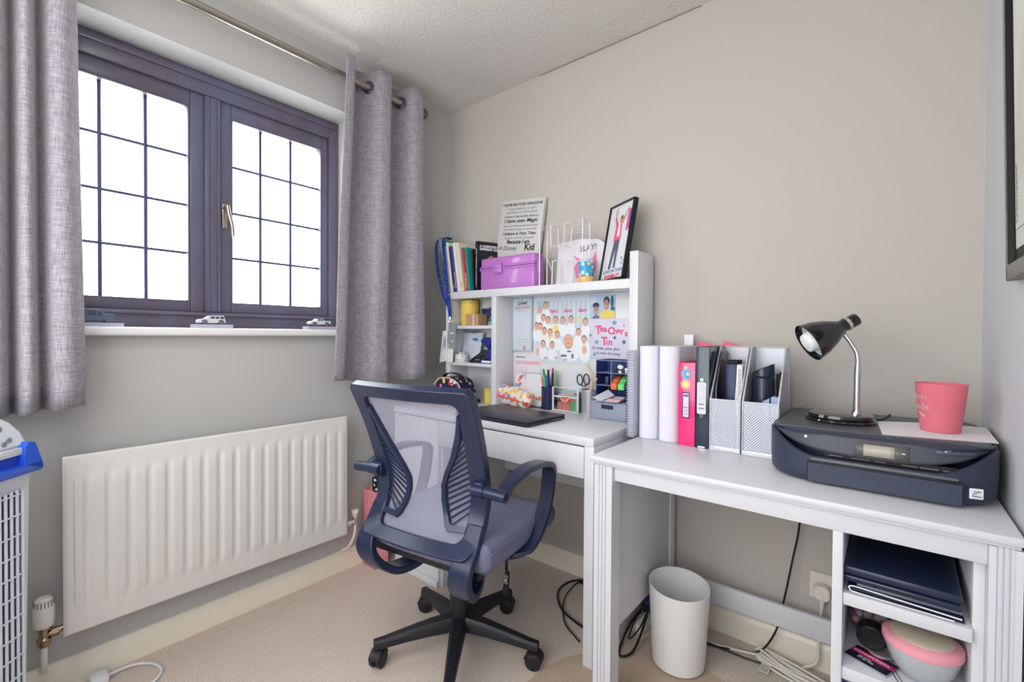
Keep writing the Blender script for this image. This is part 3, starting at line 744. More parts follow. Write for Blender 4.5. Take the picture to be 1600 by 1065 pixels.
# ================================================================ on top of the hutch
ST = 1.2985
def book(x, yf, dep, h, th, lean, cm, label, group='books leaning on the hutch', rz=0.0, spine=None, scol=None, name='book', pages=True, title_size=.009):
    t = thing(name, label, 'book', (x, yf, ST), 0, group); t.rotation_euler = (0, -lean, rz)
    ct = min(.0016, th * .2); b = B()
    box(b, 0, ct, 0, dep, 0, h); box(b, th - ct, th, 0, dep, 0, h); box(b, ct, th - ct, 0, ct, 0, h); cv = obj('cover', b, cm, t)
    b = B(); box(b, ct, th - ct, ct + .0005, dep - .003, .003, h - .003); obj('pages', b, paper, t)
    if spine: text(spine, title_size, scol, cv, (th / 2 + title_size * .33, -.0004, h * .08), (0, 0, 1), (-1, 0, 0), bold=.0002)
    return t
wp = M('cover_white', (225, 226, 226), .5); lb = -.158
LEAN = .165
b0 = book(.124, lb + .025, .115, .285, .004, .22, wp, 'large white card folder leaning furthest left on the hutch')
b1 = book(.1505, lb, .13, .276, .024, LEAN, wp, 'white workbook with a green top under the lanyard', spine='Practical guide', scol=ink_grey, title_size=.008)
b = B(); box(b, -.0008, .0248, -.001, .131, .24, .277, .001); obj('green_band', b, M('book_green', (34, 142, 104), .5), b1)
book(.180, lb, .125, .262, .013, LEAN, wp, 'thin white book between the green topped workbook and the maroon book', spine=None)
book(.1985, lb, .12, .24, .009, LEAN, M('maroon', (92, 28, 52), .5), 'thin maroon paperback leaning left of the bright blue one', spine='Literacy', scol=paper, title_size=.006)
book(.212, lb, .12, .24, .0125, LEAN, M('book_blue', (38, 92, 176), .5), 'slim bright blue paperback with white spine lettering', spine='Teaching the curriculum', scol=paper, title_size=.0085)
book(.2285, lb, .122, .255, .019, LEAN, M('cover_ivory', (232, 226, 214), .6), 'ivory book leaning right of the bright blue paperback')
book(.2505, lb, .122, .25, .022, LEAN, M('cover_cream', (228, 214, 196), .6), 'thicker cream book standing left of the teal-blue one', spine='Stories', scol=M('spine_red', (190, 80, 80), .6))
book(.2755, lb + .012, .118, .225, .010, LEAN, M('cover_petrol', (40, 104, 146), .5), 'petrol blue paperback next to the red one')
book(.2875, lb, .118, .212, .0135, .15, M('cover_red', (214, 44, 52), .5), 'red paperback with yellow lettering on the hutch', spine='COOKING FUN', scol=M('spine_yellow', (245, 214, 120), .6), title_size=.0105)
book(.3030, lb, .125, .22, .014, .13, M('cover_teal', (30, 150, 146), .5), 'teal paperback leaning against the black books')
book(.3175, lb + .02, .11, .21, .009, .07, M('cover_black_red', (52, 26, 26), .5), 'small black and red book in the gap beside the teal paperback')
# black autobiography turned so that its front shows
bk = book(.335, -.142, .110, .243, .025, 0, M('cover_navy_black', (20, 24, 40), .35), 'black hardback turned to show its front cover beside the purple box', rz=math.radians(-21), spine='A COMPLETELY DIFFERENT GAME', scol=paper, title_size=.0125)
text('A COMPLETELY\nDIFFERENT GAME', .0145, paper, bk, (.0254, .012, .215), (0, 1, 0), (0, 0, 1), bold=.0006)
b = B(); blobs(b, [(.075, .145, .022, .03)], (.0252, 0, 0), (0, 1, 0), (0, 0, 1)); obj('cover_portrait', b, M('print_tan', (176, 124, 96), .6), bk)
b = B(); blobs(b, [(.075, .168, .026, .017), (.06, .075, .05, .045)], (.0252, 0, 0), (0, 1, 0), (0, 0, 1), .0004); obj('cover_figure', b, M('print_dark', (44, 34, 36), .6), bk)
# lanyard
t = thing('lanyard', 'royal blue lanyard with a grey badge hanging over the left end of the hutch', 'lanyard', (.17, -.178, 1.2))
lbm = spotty('lanyard_blue', (26, 58, 150), [(60, 96, 190), (30, 66, 160), (170, 190, 225)], 130, .3, .5)
def loc_(pts): return [(x - .17, y + .178, z - 1.2) for x, y, z in pts]
b = B(); strap(b, smooth(loc_([(.118, -.10, 1.588), (.10, -.15, 1.588), (.082, -.172, 1.56), (.090, -.176, 1.46), (.112, -.178, 1.37), (.145, -.18, 1.285), (.182, -.18, 1.225), (.1955, -.179, 1.17)]), 6), (1, 0, .18), .021, .0016)
st1 = obj('strap', b, lbm, t)
b = B(); strap(b, smooth(loc_([(.118, -.10, 1.589), (.125, -.15, 1.587), (.132, -.173, 1.55), (.150, -.177, 1.45), (.162, -.179, 1.37), (.176, -.181, 1.29), (.192, -.182, 1.235), (.197, -.180, 1.17)]), 6), (1, 0, .12), .021, .0016)
obj('strap', b, lbm, t)
b = B(); cyl(b, loc_([(.196, -.179, 1.172)])[0], loc_([(.196, -.179, 1.157)])[0], .007, n=12); tube(b, [loc_([(.196 + .007 * math.cos(a), -.179, 1.148 + .009 * math.sin(a))])[0] for a in [i * .52 for i in range(13)]], .0014, 6); obj('clip', b, chrome, t)
b = B(); prism(b, rrect(.183, .236, 1.01, 1.14, .004), lambda a, c, q: (a - .17, -.0015 + .002 * q, c - 1.2)); bd = obj('badge_holder', b, M('badge_grey', (142, 152, 156), .4), t)
b = B(); box(b, .195 - .17, .222 - .17, -.0022, -.0016, 1.085 - 1.2, 1.091 - 1.2); box(b, .2 - .17, .217 - .17, -.0022, -.0016, 1.045 - 1.2, 1.05 - 1.2); obj('badge_print', b, paper, bd)
# white pass cards hanging at the edge of the hutch
t = thing('name_badge', 'white pass card hanging by the left edge of the hutch', 'badge', (.15, -.176, 1.10))
b = B(); prism(b, [(-.012, 0), (.022, .0), (.018, -.155), (-.038, -.165)], lambda a, c, q: (a, -.0008 + .0016 * q, c)); cdm = obj('card', b, paper, t)
b = B(); polys(b, [[(-.006, -.035), (.014, -.035), (.012, -.085), (-.012, -.085)]], (0, -.0008, 0), (1, 0, 0), (0, 0, 1)); obj('card_photo', b, M('card_grey', (168, 174, 186), .6), cdm)
b = B(); polys(b, [rect2(-.002, .012, -.030, -.027), rect2(-.014, .010, -.095, -.092)], (0, -.0008, 0), (1, 0, 0), (0, 0, 1)); obj('card_print', b, ink_grey, cdm)
t = thing('name_badge', 'white paper pass tucked behind the grey lanyard badge', 'badge', (.19, -.1725, 1.05))
b = B(); prism(b, [(-.01, .03), (.028, .03), (.018, -.11), (-.03, -.115)], lambda a, c, q: (a, -.0006 + .0012 * q, c)); obj('card', b, paper, t)

# purple storage case
t = thing('storage_case', 'glittery purple plastic case with a clasp on top of the hutch', 'box', (.549, -.1195, ST))
pg = M('purple_glitter', (172, 92, 186), .28, vary=(900, (202, 140, 212)), coat=.5)
b = B(); box(b, -.162, .162, -.0405, .0405, 0, .100, .008); box(b, -.165, .165, -.0445, .0445, .090, .099, .003); obj('case_body', b, pg, t)
b = B(); box(b, -.162, .162, -.0405, .0405, .1015, .150, .012, 3); box(b, -.165, .165, -.0445, .0445, .1005, .108, .003); obj('case_lid', b, pg, t)
b = B(); box(b, -.068, -.018, -.053, -.045, .072, .118, .003); box(b, -.066, -.02, -.057, -.052, .095, .112, .002); obj('clasp', b, pg, t)
b = B(); box(b, .162, .169, -.02, .02, .06, .12, .004); obj('hinge_tab', b, pg, t)

# quotation canvas
qm = M('canvas_grey', (206, 205, 203), .8)
t = thing('quote_plaque', 'pale grey board of black printed quotation leaning on the wall behind the purple case', 'sign', (.500, -.054, ST + .009)); t.rotation_euler = (math.radians(-4.0), math.radians(5.6), 0)
b = B(); box(b, -.132, .132, -.002, .018, 0, .437, .001); qb = obj('board', b, qm, t)
Q = [('I HAVE BATTLED DRAGONS', .0165, .405, ink, 0, .0005), ('I have walked on stars', .0165, .378, ink_grey, .3, 0), ('and flown to Neverland', .0165, .355, ink_grey, .3, 0), ('I dream impossible dreams', .0165, .328, ink, .2, 0), ('I have seen Magic', .025, .296, ink, .3, .0005),
     ('Have survived enchanted sleep', .0145, .268, ink_grey, .3, 0), ('and danced with a prince too', .0145, .246, ink_grey, .2, 0), ('I believe in Fairy Tales', .0195, .216, ink, 0, .0004), ('There is a world of dreams', .0145, .190, ink_grey, .2, 0)]
for s, sz, z, c_, sh, bo in Q: text(s, sz * 1.02, c_, qb, (0, -.0025, .192 + (z - .122) * .763), (1, 0, 0), (0, 0, 1), align='CENTER', shear=sh, bold=bo, wide=1.16)
text('Because I am', .027, ink, qb, (0, -.0025, .221), (1, 0, 0), (0, 0, 1), align='CENTER', shear=.2, bold=.0008)
text('A Disney', .031, ink, qb, (-.118, -.0025, .188), (1, 0, 0), (0, 0, 1), shear=.2); text('Kid', .044, ink, qb, (.045, -.0025, .188), (1, 0, 0), (0, 0, 1), bold=.0012)

# wire rack
wm = M('white_wire', (238, 237, 238), .35)
t = thing('wire_rack', 'white wire mug rack standing on the hutch beside the purple case', 'rack', (.842, -.115, ST))
for yy in (-.03, .028):
    b = B(); tube(b, [(-.112, yy, .0), (-.112, yy, .252), (-.054, yy, .257), (-.052, yy, .165), (.012, yy, .165), (.018, yy, .254), (.105, yy, .262), (.108, yy, 0)], .0026, 6)
    obj('wire_frame', b, wm, t)
    b = B(); tube(b, [(-.045, yy, 0), (-.043, yy, .102), (.022, yy, .106), (.024, yy, 0)], .0026, 6); obj('wire_hoop', b, wm, t)
for x, z in ((-.112, .252), (-.054, .257), (-.052, .165), (.012, .165), (.018, .254), (.105, .262), (-.112, .004), (.108, .004)):
    b = B(); cyl(b, (x, -.03, z), (x, .028, z), .002, n=6); obj('cross_wire', b, wm, t)
b = B(); cyl(b, (-.112, .028, .13), (-.045, -.03, .06), .0018, n=6); obj('brace_wire', b, wm, t)
# printed carrier bag
t = thing('gift_bag', 'white paper bag printed SLAY! with a pink drawing, behind the wire rack', 'bag', (.90, -.05, ST)); t.rotation_euler = (math.radians(-3), 0, 0)
b = B(); prism(b, [(-.14, 0), (.105, 0), (.108, .165), (.07, .192), (-.02, .203), (-.13, .195)], lambda a, c, q: (a, -.012 + .024 * q * (1 - c * 3.6), c)); bb_ = obj('bag_body', b, M('bag_white', (222, 218, 226), .5), t)
text('SLAY!', .034, ink_grey, bb_, (-.02, -.0125, .146), (1, 0, .05), (0, 0, 1), bold=.0008)
b = B(); polys(b, [[(-.055, .135), (-.02, .115), (0, .10), (.025, .10), (.045, .11), (.06, .145), (.068, .10), (.06, .05), (.03, .035), (-.005, .05), (-.012, .03), (-.035, .03), (-.045, .08), (-.03, .105)]], (0, -.0122, 0), (1, 0, 0), (0, 0, 1)); obj('pink_drawing', b, spotty('pink_sequin', (228, 120, 168), [(240, 170, 200), (214, 90, 150)], 500, .4), bb_)
b = B(); polys(b, [rect2(-.004 + .022 * (q % 3), .012 + .022 * (q % 3), .014 + .012 * (q // 3), .018 + .012 * (q // 3)) for q in range(6)], (0, -.0122, 0), (1, 0, 0), (0, 0, 1)); obj('small_print', b, ink_grey, bb_)
b = B(); tube(b, smooth([(-.09, -.008, .192), (-.075, -.02, .225), (-.01, -.022, .226), (.04, -.02, .21), (.055, -.008, .193)], 5), .003, 8); obj('rope_handle', b, M('rope_lilac', (206, 184, 206), .8), t)
# little snow jar
t = thing('snow_globe', 'small blue and yellow snow globe in front of the framed photograph', 'snow globe', (.953, -.125, ST))
b = B(); lathe(b, [(0, 0), (.034, 0), (.035, .005), (.033, .024), (.028, .027), (0, .027)], 26); obj('globe_base', b, M('globe_yellow', (226, 184, 116), .5), t)
b = B(); lathe(b, [(.030, .027), (.0315, .04), (.031, .085), (.024, .094), (.006, .097), (0, .097)], 26); obj('globe_glass', b, spotty('globe_blue', (64, 164, 214), [(240, 244, 246), (60, 150, 205), (240, 210, 90), (40, 40, 60), (120, 190, 90)], 62, .42, .2), t)
b = B(); lathe(b, [(.031, .084), (.0325, .086), (.026, .098), (.006, .1015), (0, .1015)], 26); obj('globe_cap', b, M('globe_cap', (196, 208, 222), .2), t)
# framed photograph
t = thing('framed_photograph', 'black framed photograph of a person with raised arms at the right end of the hutch', 'picture frame', (1.066, -.126, ST + .0027), math.radians(-31.5)); t.rotation_euler = (math.radians(-10.5), 0, math.radians(-31.5))
t.rotation_euler = (Matrix.Rotation(math.radians(-31.5), 4, 'Z') @ Matrix.Rotation(math.radians(-10), 4, 'X')).to_euler()
fb = M('frame_black', (24, 22, 24), .35)
w2, h2 = .088, .318
b = B(); box(b, -w2, -w2 + .006, -.006, .014, 0, h2); box(b, w2 - .006, w2, -.006, .014, 0, h2); box(b, -w2, w2, -.006, .014, 0, .006); box(b, -w2, w2, -.006, .014, h2 - .006, h2); obj('frame', b, fb, t)
b = B(); box(b, -w2 + .003, w2 - .003, .001, .012, .003, h2 - .003); ph_ = obj('photograph', b, M('photo_pale', (222, 224, 230), .4), t)
def pp(nm, col, P=None, O=None, off=.0006):
    b = B()
    if P: polys(b, P, (0, .001, 0), (1, 0, 0), (0, 0, 1), off)
    if O: blobs(b, O, (0, .001, 0), (1, 0, 0), (0, 0, 1), off)
    return obj(nm, b, M('ph_' + nm, col, .6), ph_)
pp('print_trousers', (92, 96, 120), [[(-.022, .165), (.018, .165), (.012, .05), (-.002, .05), (-.004, .13), (-.022, .048), (-.04, .05)]])
pp('print_shirt', (236, 96, 140), [[(-.03, .165), (-.026, .22), (-.04, .262), (-.03, .266), (-.012, .236), (.006, .236), (.018, .226), (.022, .165)]], off=.0009)
pp('print_vest', (240, 238, 240), [[(-.006, .236), (.006, .236), (.012, .18), (-.008, .18)]], off=.0012)
pp('print_skin', (206, 150, 130), [[(-.04, .262), (-.036, .296), (-.026, .306), (-.03, .266)], [(.012, .234), (.05, .29), (.058, .288), (.02, .225)]], [(.008, .246, .011, .014)], off=.0012)
pp('print_hair', (128, 88, 72), None, [(.012, .256, .010, .009)], off=.0015)
pp('print_flag', (226, 84, 150), [[(.052, .285), (.072, .275), (.076, .21), (.06, .19), (.048, .20)]])
pp('print_flag_stripe', (78, 98, 190), [[(.064, .28), (.076, .27), (.08, .215), (.072, .195), (.066, .205)]], off=.0009)
pp('print_birds', (60, 62, 80), None, [(.05, .085, .004, .005), (.062, .075, .003, .004), (.056, .062, .003, .005)])
text('LOVE ON TOUR', .0185, M('ph_blue_ink', (84, 98, 140), .6), ph_, (0, .0005, .032), (1, 0, 0), (0, 0, 1), align='CENTER', bold=.0004)
text('WEMBLEY', .0225, M('ph_red_ink', (214, 70, 106), .6), ph_, (0, .0005, .009), (1, 0, 0), (0, 0, 1), align='CENTER', bold=.0009, wide=1.12)

# ================================================================ in the cubby holes
z1 = 1.1262
t = thing('storage_jar', 'tall yellow jar with orange fruit spots in the top cubby', 'jar', (.245, -.088, z1))
b = B(); lathe(b, [(0, 0), (.044, 0), (.047, .006), (.047, .105), (.046, .112)], 30); obj('jar_body', b, spotty('yellow_spots', (230, 194, 92), [(222, 130, 52), (206, 160, 70), (226, 150, 60)], 26, .2), t)
b = B(); lathe(b, [(.046, .112), (.047, .112), (.047, .128), (.043, .132), (0, .132)], 30); obj('jar_lid', b, M('jar_lid_yellow', (204, 182, 84), .4), t)
t = thing('cardboard_box', 'small brown cardboard box with an open top beside the yellow jar', 'box', (.320, -.115, z1))
cbm = M('cardboard', (184, 146, 110), .8)
b = B(); box(b, -.046, .042, -.032, -.03, 0, .058); box(b, -.046, .042, .030, .032, 0, .058); box(b, -.046, -.044, -.03, .03, 0, .058); box(b, .04, .042, -.03, .03, 0, .058); box(b, -.044, .04, -.03, .03, 0, .002); obj('box_body', b, cbm, t)
b = B(); box(b, .004, .012, -.0326, -.032, 0, .058); box(b, -.044, .04, -.028, .028, .05, .053); obj('tape', b, M('packing_tape', (216, 206, 190), .3), t)
t = thing('gift_box', 'little navy box behind the cardboard box in the top cubby', 'box', (.352, -.055, z1))
b = B(); box(b, -.032, .032, -.022, .02, 0, .072, .002); obj('box_body', b, M('navy_card', (24, 40, 98), .5), t)
b = B(); box(b, -.034, .034, -.024, .022, .073, .088, .002); obj('box_lid', b, M('navy_card', (24, 40, 98), .5), t)
t = thing('snow_globe', 'clear glass snow globe with green scene at the right of the top cubby', 'snow globe', (.428, -.10, z1))
b = B(); lathe(b, [(0, 0), (.034, 0), (.034, .016), (.028, .022), (0, .022)], 26); obj('globe_base', b, M('globe_green', (116, 172, 152), .4), t)
b = B(); ball(b, (0, 0, .062), .041, 24); obj('globe_glass', b, glassy('globe_clear', (238, 244, 246), .14), t)
b = B(); lathe(b, [(0, .024), (.03, .026), (.027, .04), (.018, .05), (.006, .066), (0, .07)], 14); obj('globe_scene', b, spotty('globe_scene', (44, 84, 92), [(110, 160, 140), (30, 60, 80), (230, 190, 190)], 70, .4), t)
z2 = .9412
t = thing('note_pouch', 'white paper packet with a blue logo standing in the middle cubby', 'packet', (.25, -.088, z2)); t.rotation_euler = (math.radians(-9), 0, 0)
b = B(); prism(b, [(-.055, 0), (.058, 0), (.072, .152), (-.07, .152)], lambda a, c, q: (a, -.004 + .008 * q, c)); pb = obj('packet', b, M('packet_white', (208, 214, 226), .5), t)
b = B(); blobs(b, [(.02, .118, .02, .007), (.03, .112, .016, .005)], (0, -.004, 0), (1, 0, 0), (0, 0, 1)); obj('logo', b, M('logo_blue', (96, 126, 176), .6), pb)
b = B(); polys(b, [rect2(-.03, .03, .085 - .012 * q, .0862 - .012 * q) for q in range(4)], (0, -.004, 0), (1, 0, 0), (0, 0, 1)); obj('print_lines', b, ink_grey, pb)
b = B(); tube(b, [(.03 * math.cos(a) + .01, -.002, .156 + .006 * math.sin(a)) for a in [i * .45 for i in range(15)]], .003, 6); obj('hanging_cord', b, M('cord_teal', (110, 150, 160), .5), t)
t = thing('trinket_tin', 'round white tin with pink flowers at the front of the middle cubby', 'tin', (.232, -.132, z2))
b = B(); lathe(b, [(0, 0), (.033, 0), (.034, .002), (.034, .04)], 28); obj('tin_body', b, spotty('tin_floral', (226, 224, 226), [(236, 110, 140), (90, 160, 110), (110, 60, 90), (240, 200, 120)], 70, .3), t)
b = B(); lathe(b, [(.034, .041), (.0355, .041), (.0355, .052), (.032, .054), (0, .054)], 28); obj('tin_lid', b, clear, t)
t = thing('stapler', 'black and navy stapler lying in the middle cubby', 'stapler', (.34, -.115, z2), .25)
sb_ = M('stapler_black', (22, 24, 40), .35)
b = B(); box(b, -.05, .055, -.014, .014, 0, .012, .003); obj('stapler_base', b, sb_, t)
b = B(); prism(b, [(-.05, .014), (-.04, .020), (.03, .066), (.052, .06), (.05, .04), (-.035, .012)], lambda a, c, q: (a, -.012 + .024 * q, c)); obj('stapler_arm', b, sb_, t, bevel=.004)
b = B(); box(b, .03, .052, -.012, .012, .011, .045, .003); obj('stapler_hinge', b, sb_, t)
t = thing('hole_punch', 'navy blue hole punch at the right end of the middle cubby', 'hole punch', (.418, -.115, z2))
nb = M('punch_navy', (34, 54, 128), .35)
b = B(); box(b, -.042, .044, -.035, .035, 0, .018, .004); obj('punch_base', b, nb, t)
b = B(); box(b, -.03, .03, -.0355, -.034, .004, .014); obj('punch_label', b, paper, t)
b = B(); prism(b, [(-.02, .018), (.03, .018), (.034, .06), (.026, .075), (-.008, .075), (-.01, .05)], lambda a, c, q: (a, -.02 + .04 * q, c)); obj('punch_body', b, nb, t, bevel=.003)
b = B(); prism(b, [(-.048, .105), (-.04, .12), (-.01, .128), (.044, .118), (.044, .108), (.012, .095), (.01, .075), (-.006, .075), (-.03, .092)], lambda a, c, q: (a, -.026 + .052 * q, c)); obj('punch_handle', b, nb, t, bevel=.004)
z3 = .7505
t = thing('lunch_bag', 'navy lunch bag printed with bright fruit hearts on the desk below the cubbies', 'bag', (.285, -.225, z3), .05)
hb = spotty('heart_print', (24, 30, 74), [(232, 74, 110), (250, 200, 120), (240, 120, 170), (110, 190, 200), (220, 50, 60), (250, 226, 190)], 38, .36, .5)
b = B(); prism(b, [(-.105, 0), (.105, 0), (.098, .06), (.07, .108), (.03, .125), (-.035, .125), (-.075, .105), (-.1, .06)], lambda a, c, q: (a * (1 - .1 * abs(q - .5) * 2), -.06 + .12 * q, c)); lbg = obj('bag_body', b, hb, t, bevel=.012)
b = B(); box(b, -.108, .112, -.064, .064, .0, .018, .008); obj('bag_base', b, M('bag_navy', (22, 24, 48), .5), t)
b = B(); strap(b, smooth([(-.065, -.02, .118), (-.04, -.02, .138), (.0, -.02, .144), (.05, -.02, .134), (.075, -.02, .105)], 5), (0, 1, 0), .026, .004); obj('bag_handle', b, M('bag_strap', (26, 26, 34), .6), t)
b = B(); tube(b, smooth([(-.09, -.058, .085), (-.05, -.062, .118), (.02, -.062, .122), (.07, -.06, .1), (.09, -.058, .06)], 5), .003, 6); obj('bag_zip', b, M('zip_cream', (226, 200, 170), .5), lbg)
t = thing('figurine', 'white and brown rabbit ornament at the back of the bottom cubby', 'ornament', (.415, -.075, z3))
b = B(); lathe(b, [(0, 0), (.026, 0), (.03, .02), (.027, .06), (.018, .088), (.02, .105), (.024, .122), (.019, .142), (.008, .152), (0, .153)], 22); fb2 = obj('figure_body', b, M('ornament_white', (218, 208, 204), .5), t)
for s in (-1, 1):
    b = B(); ball(b, (s * .011, 0, .153), .006, 12, (1, 1, 1.8)); obj('ear', b, M('ornament_beige', (198, 182, 176), .5), fb2)
t = thing('tin', 'small yellow tin standing in front of the rabbit ornament', 'tin', (.428, -.135, z3))
b = B(); lathe(b, [(0, 0), (.026, 0), (.026, .062), (0, .062)], 26); obj('tin_body', b, M('tin_yellow', (220, 194, 100), .45), t)
b = B(); lathe(b, [(.0265, .06), (.0272, .062), (.0272, .07), (.025, .072), (0, .072)], 26); obj('tin_lid', b, M('tin_yellow_lid', (208, 186, 104), .4), t)

# ================================================================ pinned to the hutch back
yb = -.0345
t = thing('notepad', 'tall white teacher notepad fixed to the hutch back board', 'notepad', (.556, yb, 1.003))
b = B(); box(b, -.061, .060, -.012, -.0005, 0, .259, .001); nb_ = obj('pad', b, M('pad_grey', (186, 196, 206), .5), t)
b = B(); box(b, -.052, .05, -.0126, -.0121, .008, .252); nf = obj('top_sheet', b, M('pad_white', (204, 212, 222), .6), t)
text('Great', .026, M('ink_navy', (64, 74, 112), .7), nf, (0, -.013, .224), (1, 0, .08), (0, 0, 1), align='CENTER', shear=.3, bold=.0006)
text('TEACHER', .021, M('ink_pink', (206, 120, 140), .7), nf, (0, -.013, .203), (1, 0, .05), (0, 0, 1), align='CENTER', bold=.0004)
b = B(); polys(b, [rect2(-.036, .034, .194, .1952), rect2(-.03, .034, .055, .0562), rect2(-.024, .034, .042, .043), rect2(-.02, .03, .03, .0308)], (0, -.0126, 0), (1, 0, 0), (0, 0, 1)); blobs(b, [(.0, .246, .004, .003)], (0, -.0126, 0), (1, 0, 0), (0, 0, 1)); obj('ruled_lines', b, ink_grey, nf)
b = B(); blobs(b, [(.016, .016, .010, .009)], (0, -.0126, 0), (1, 0, 0), (0, 0, 1)); obj('stamp', b, M('stamp_pink', (210, 140, 165), .7), nf)
t = thing('calendar', 'pink and white planner sheet hanging below the notepad', 'planner', (.583, yb, .835))
b = B(); box(b, -.078, .076, -.003, -.0005, 0, .158); cal = obj('sheet', b, M('cal_white', (222, 220, 228), .6), t)
text('MONDAY', .013, ink_grey, cal, (-.066, -.0034, .135), (1, 0, 0), (0, 0, 1), bold=.0003)
b = B(); polys(b, [rect2(-.07, .07, .105, .122)], (0, -.003, 0), (1, 0, 0), (0, 0, 1)); obj('pink_header', b, M('cal_pink', (232, 176, 190), .6), cal)
b = B(); polys(b, [rect2(-.07, -.02, .03 + .011 * q, .037 + .011 * q) for q in range(6)] + [rect2(-.01, .0, .02, .1)], (0, -.003, 0), (1, 0, 0), (0, 0, 1)); obj('planner_grid', b, M('cal_pale', (236, 202, 210), .6), cal)
t = thing('poster', 'group photograph of smiling people in white shirts on the hutch back board', 'poster', (.779, yb - .0005, .953))
b = B(); box(b, -.146, .146, -.0014, -.0002, 0, .312); po = obj('poster_sheet', b, M('poster_white', (208, 216, 226), .35), t)
def pr_(nm, col, P=None, O=None, off=.0006):
    b = B()
    if P: polys(b, P, (0, -.0014, 0), (1, 0, 0), (0, 0, 1), off)
    if O: blobs(b, O, (0, -.0014, 0), (1, 0, 0), (0, 0, 1), off)
    o = obj(nm, b, M('po_' + nm, col, .6), po); o['kind'] = 'stuff'; return o
pr_('print_curtain', (188, 198, 210), [rect2(-.05 + .024 * q, -.042 + .024 * q, .16, .285) for q in range(8)], off=.0003)
pr_('print_backdrop', (176, 200, 220), [rect2(-.14, -.066, .2, .286)], off=.0003)
heads = [(-.121, .246), (-.09, .264), (-.103, .206), (-.076, .195), (-.141, .168), (-.12, .166), (-.096, .145), (-.064, .138), (-.034, .195), (.005, .192), (.048, .196), (.122, .184), (-.024, .128), (-.103, .085), (-.052, .08), (.088, .140), (.116, .108)]
pr_('print_shirts', (232, 237, 242), None, [(x, y - .040, .025, .030) for x, y in heads] + [(.045, .06, .055, .05), (.12, .06, .03, .05)], .0006)
pr_('print_yellow_shirts', (236, 214, 130), None, [(-.035, .155, .016, .022), (-.066, .118, .010, .012), (.088, .2, .008, .014)], .0008)
pr_('print_hair', (150, 118, 104), None, [(x, y + .004, .0140, .0185) for x, y in heads[1:]], .0010)
pr_('print_fair_hair', (206, 168, 128), None, [(-.121, .246, .013, .018), (.036, .10, .025, .035)], .0010)
pr_('print_faces', (226, 176, 156), None, [(x, y - .001, .0118, .0160) for x, y in heads] + [(.036, .104, .019, .026), (.118, .066, .012, .02), (-.134, .05, .008, .02)], .0012)
pr_('print_smiles', (200, 110, 110), None, [(x, y - .006, .0042, .0016) for x, y in heads] + [(.036, .093, .008, .003)], .0014)
pr_('print_eyes', (70, 50, 50), None, [(x + s * .0042, y + .002, .0016, .0011) for x, y in heads for s in (-1, 1)] + [(.028, .110, .003, .0018), (.045, .110, .003, .0018)], .0014)
pr_('print_collars', (96, 112, 150), None, [(.04, .056, .012, .004), (.012, .036, .018, .005), (.058, .035, .006, .012)], .0012)
pr_('print_pink_marks', (214, 150, 170), None, [(-.09, .022, .01, .005), (-.03, .026, .01, .004), (.02, .018, .012, .004)], .0012)
for x in (-.046, .03, .106): text('Bake', .022, M('po_red', (216, 84, 104), .6), po, (x, -.0016, .232), (1, 0, .03), (0, 0, 1), align='CENTER', shear=.35, bold=.0005)
t = thing('photo_print', 'small colour photo of two smiling people above the pink lettered board', 'photograph', (.984, yb - .0016, 1.1545))
b = B(); box(b, -.062, .058, -.0012, -.0002, 0, .1); ph2 = obj('photo', b, M('p2_blue', (176, 200, 222), .4), t)
def p2(nm, col, P=None, O=None, off=.0006):
    b = B()
    if P: polys(b, P, (0, -.0012, 0), (1, 0, 0), (0, 0, 1), off)
    if O: blobs(b, O, (0, -.0012, 0), (1, 0, 0), (0, 0, 1), off)
    o = obj(nm, b, M('p2_' + nm, col, .6), ph2); o['kind'] = 'stuff'; return o
p2('print_sky', (206, 210, 232), None, [(-.044, .075, .016, .02)]); p2('print_trees', (70, 96, 130), None, [(.045, .07, .008, .026), (.048, .04, .01, .008)])
p2('print_yellow_top', (240, 206, 96), [[(-.012, 0), (.056, 0), (.056, .022), (.04, .034), (.004, .034), (-.008, .02)]]); p2('print_dark_top', (110, 110, 140), [[(-.05, 0), (-.016, 0), (-.016, .01), (-.03, .016), (-.046, .008)]])
p2('print_hair', (50, 46, 84), None, [(-.031, .056, .016, .012), (.019, .072, .0145, .02)], .0008); p2('print_faces', (186, 132, 112), None, [(-.03, .034, .0115, .019), (.018, .058, .0115, .022)], .001)
p2('print_smiles', (245, 235, 230), None, [(-.029, .027, .005, .002), (.018, .05, .005, .0025)], .0013)
t = thing('tin_sign', "lilac sign reading Teacher's Tin in pink letters on the hutch back board", 'sign', (1.046, yb - .0016, .985))
b = B(); box(b, -.12, .118, -.005, -.001, 0, .168, .001); ts = obj('sign_panel', b, M('sign_lilac', (214, 210, 228), .4), t)
pkk = M('sign_pink', (226, 62, 118), .5); nvk = M('sign_navy', (78, 84, 132), .6)
for s, x, z, sz in (('T', -.092, .103, .062), ('e', -.063, .113, .046), ('a', -.041, .113, .044), ('C', -.018, .102, .052), ('h', .016, .104, .042), ('e', .036, .108, .040), ('r', .056, .102, .048), ("'", .072, .118, .04), ('s', .080, .094, .046), ('T', -.055, .056, .060), ('i', -.026, .056, .042), ('n', -.013, .056, .048)):
    text(s, sz * .82, pkk, ts, ((x + .092) * .79 - .094, -.0054, z), (1, 0, 0), (0, 0, 1), bold=.0009)
text('Of chalk, pens, glue', .0165, nvk, ts, (-.110, -.0054, .038), (1, 0, -.02), (0, 0, 1), bold=.0002); text('& other fun things', .0148, nvk, ts, (-.084, -.0054, .018), (1, 0, -.03), (0, 0, 1), bold=.0002)
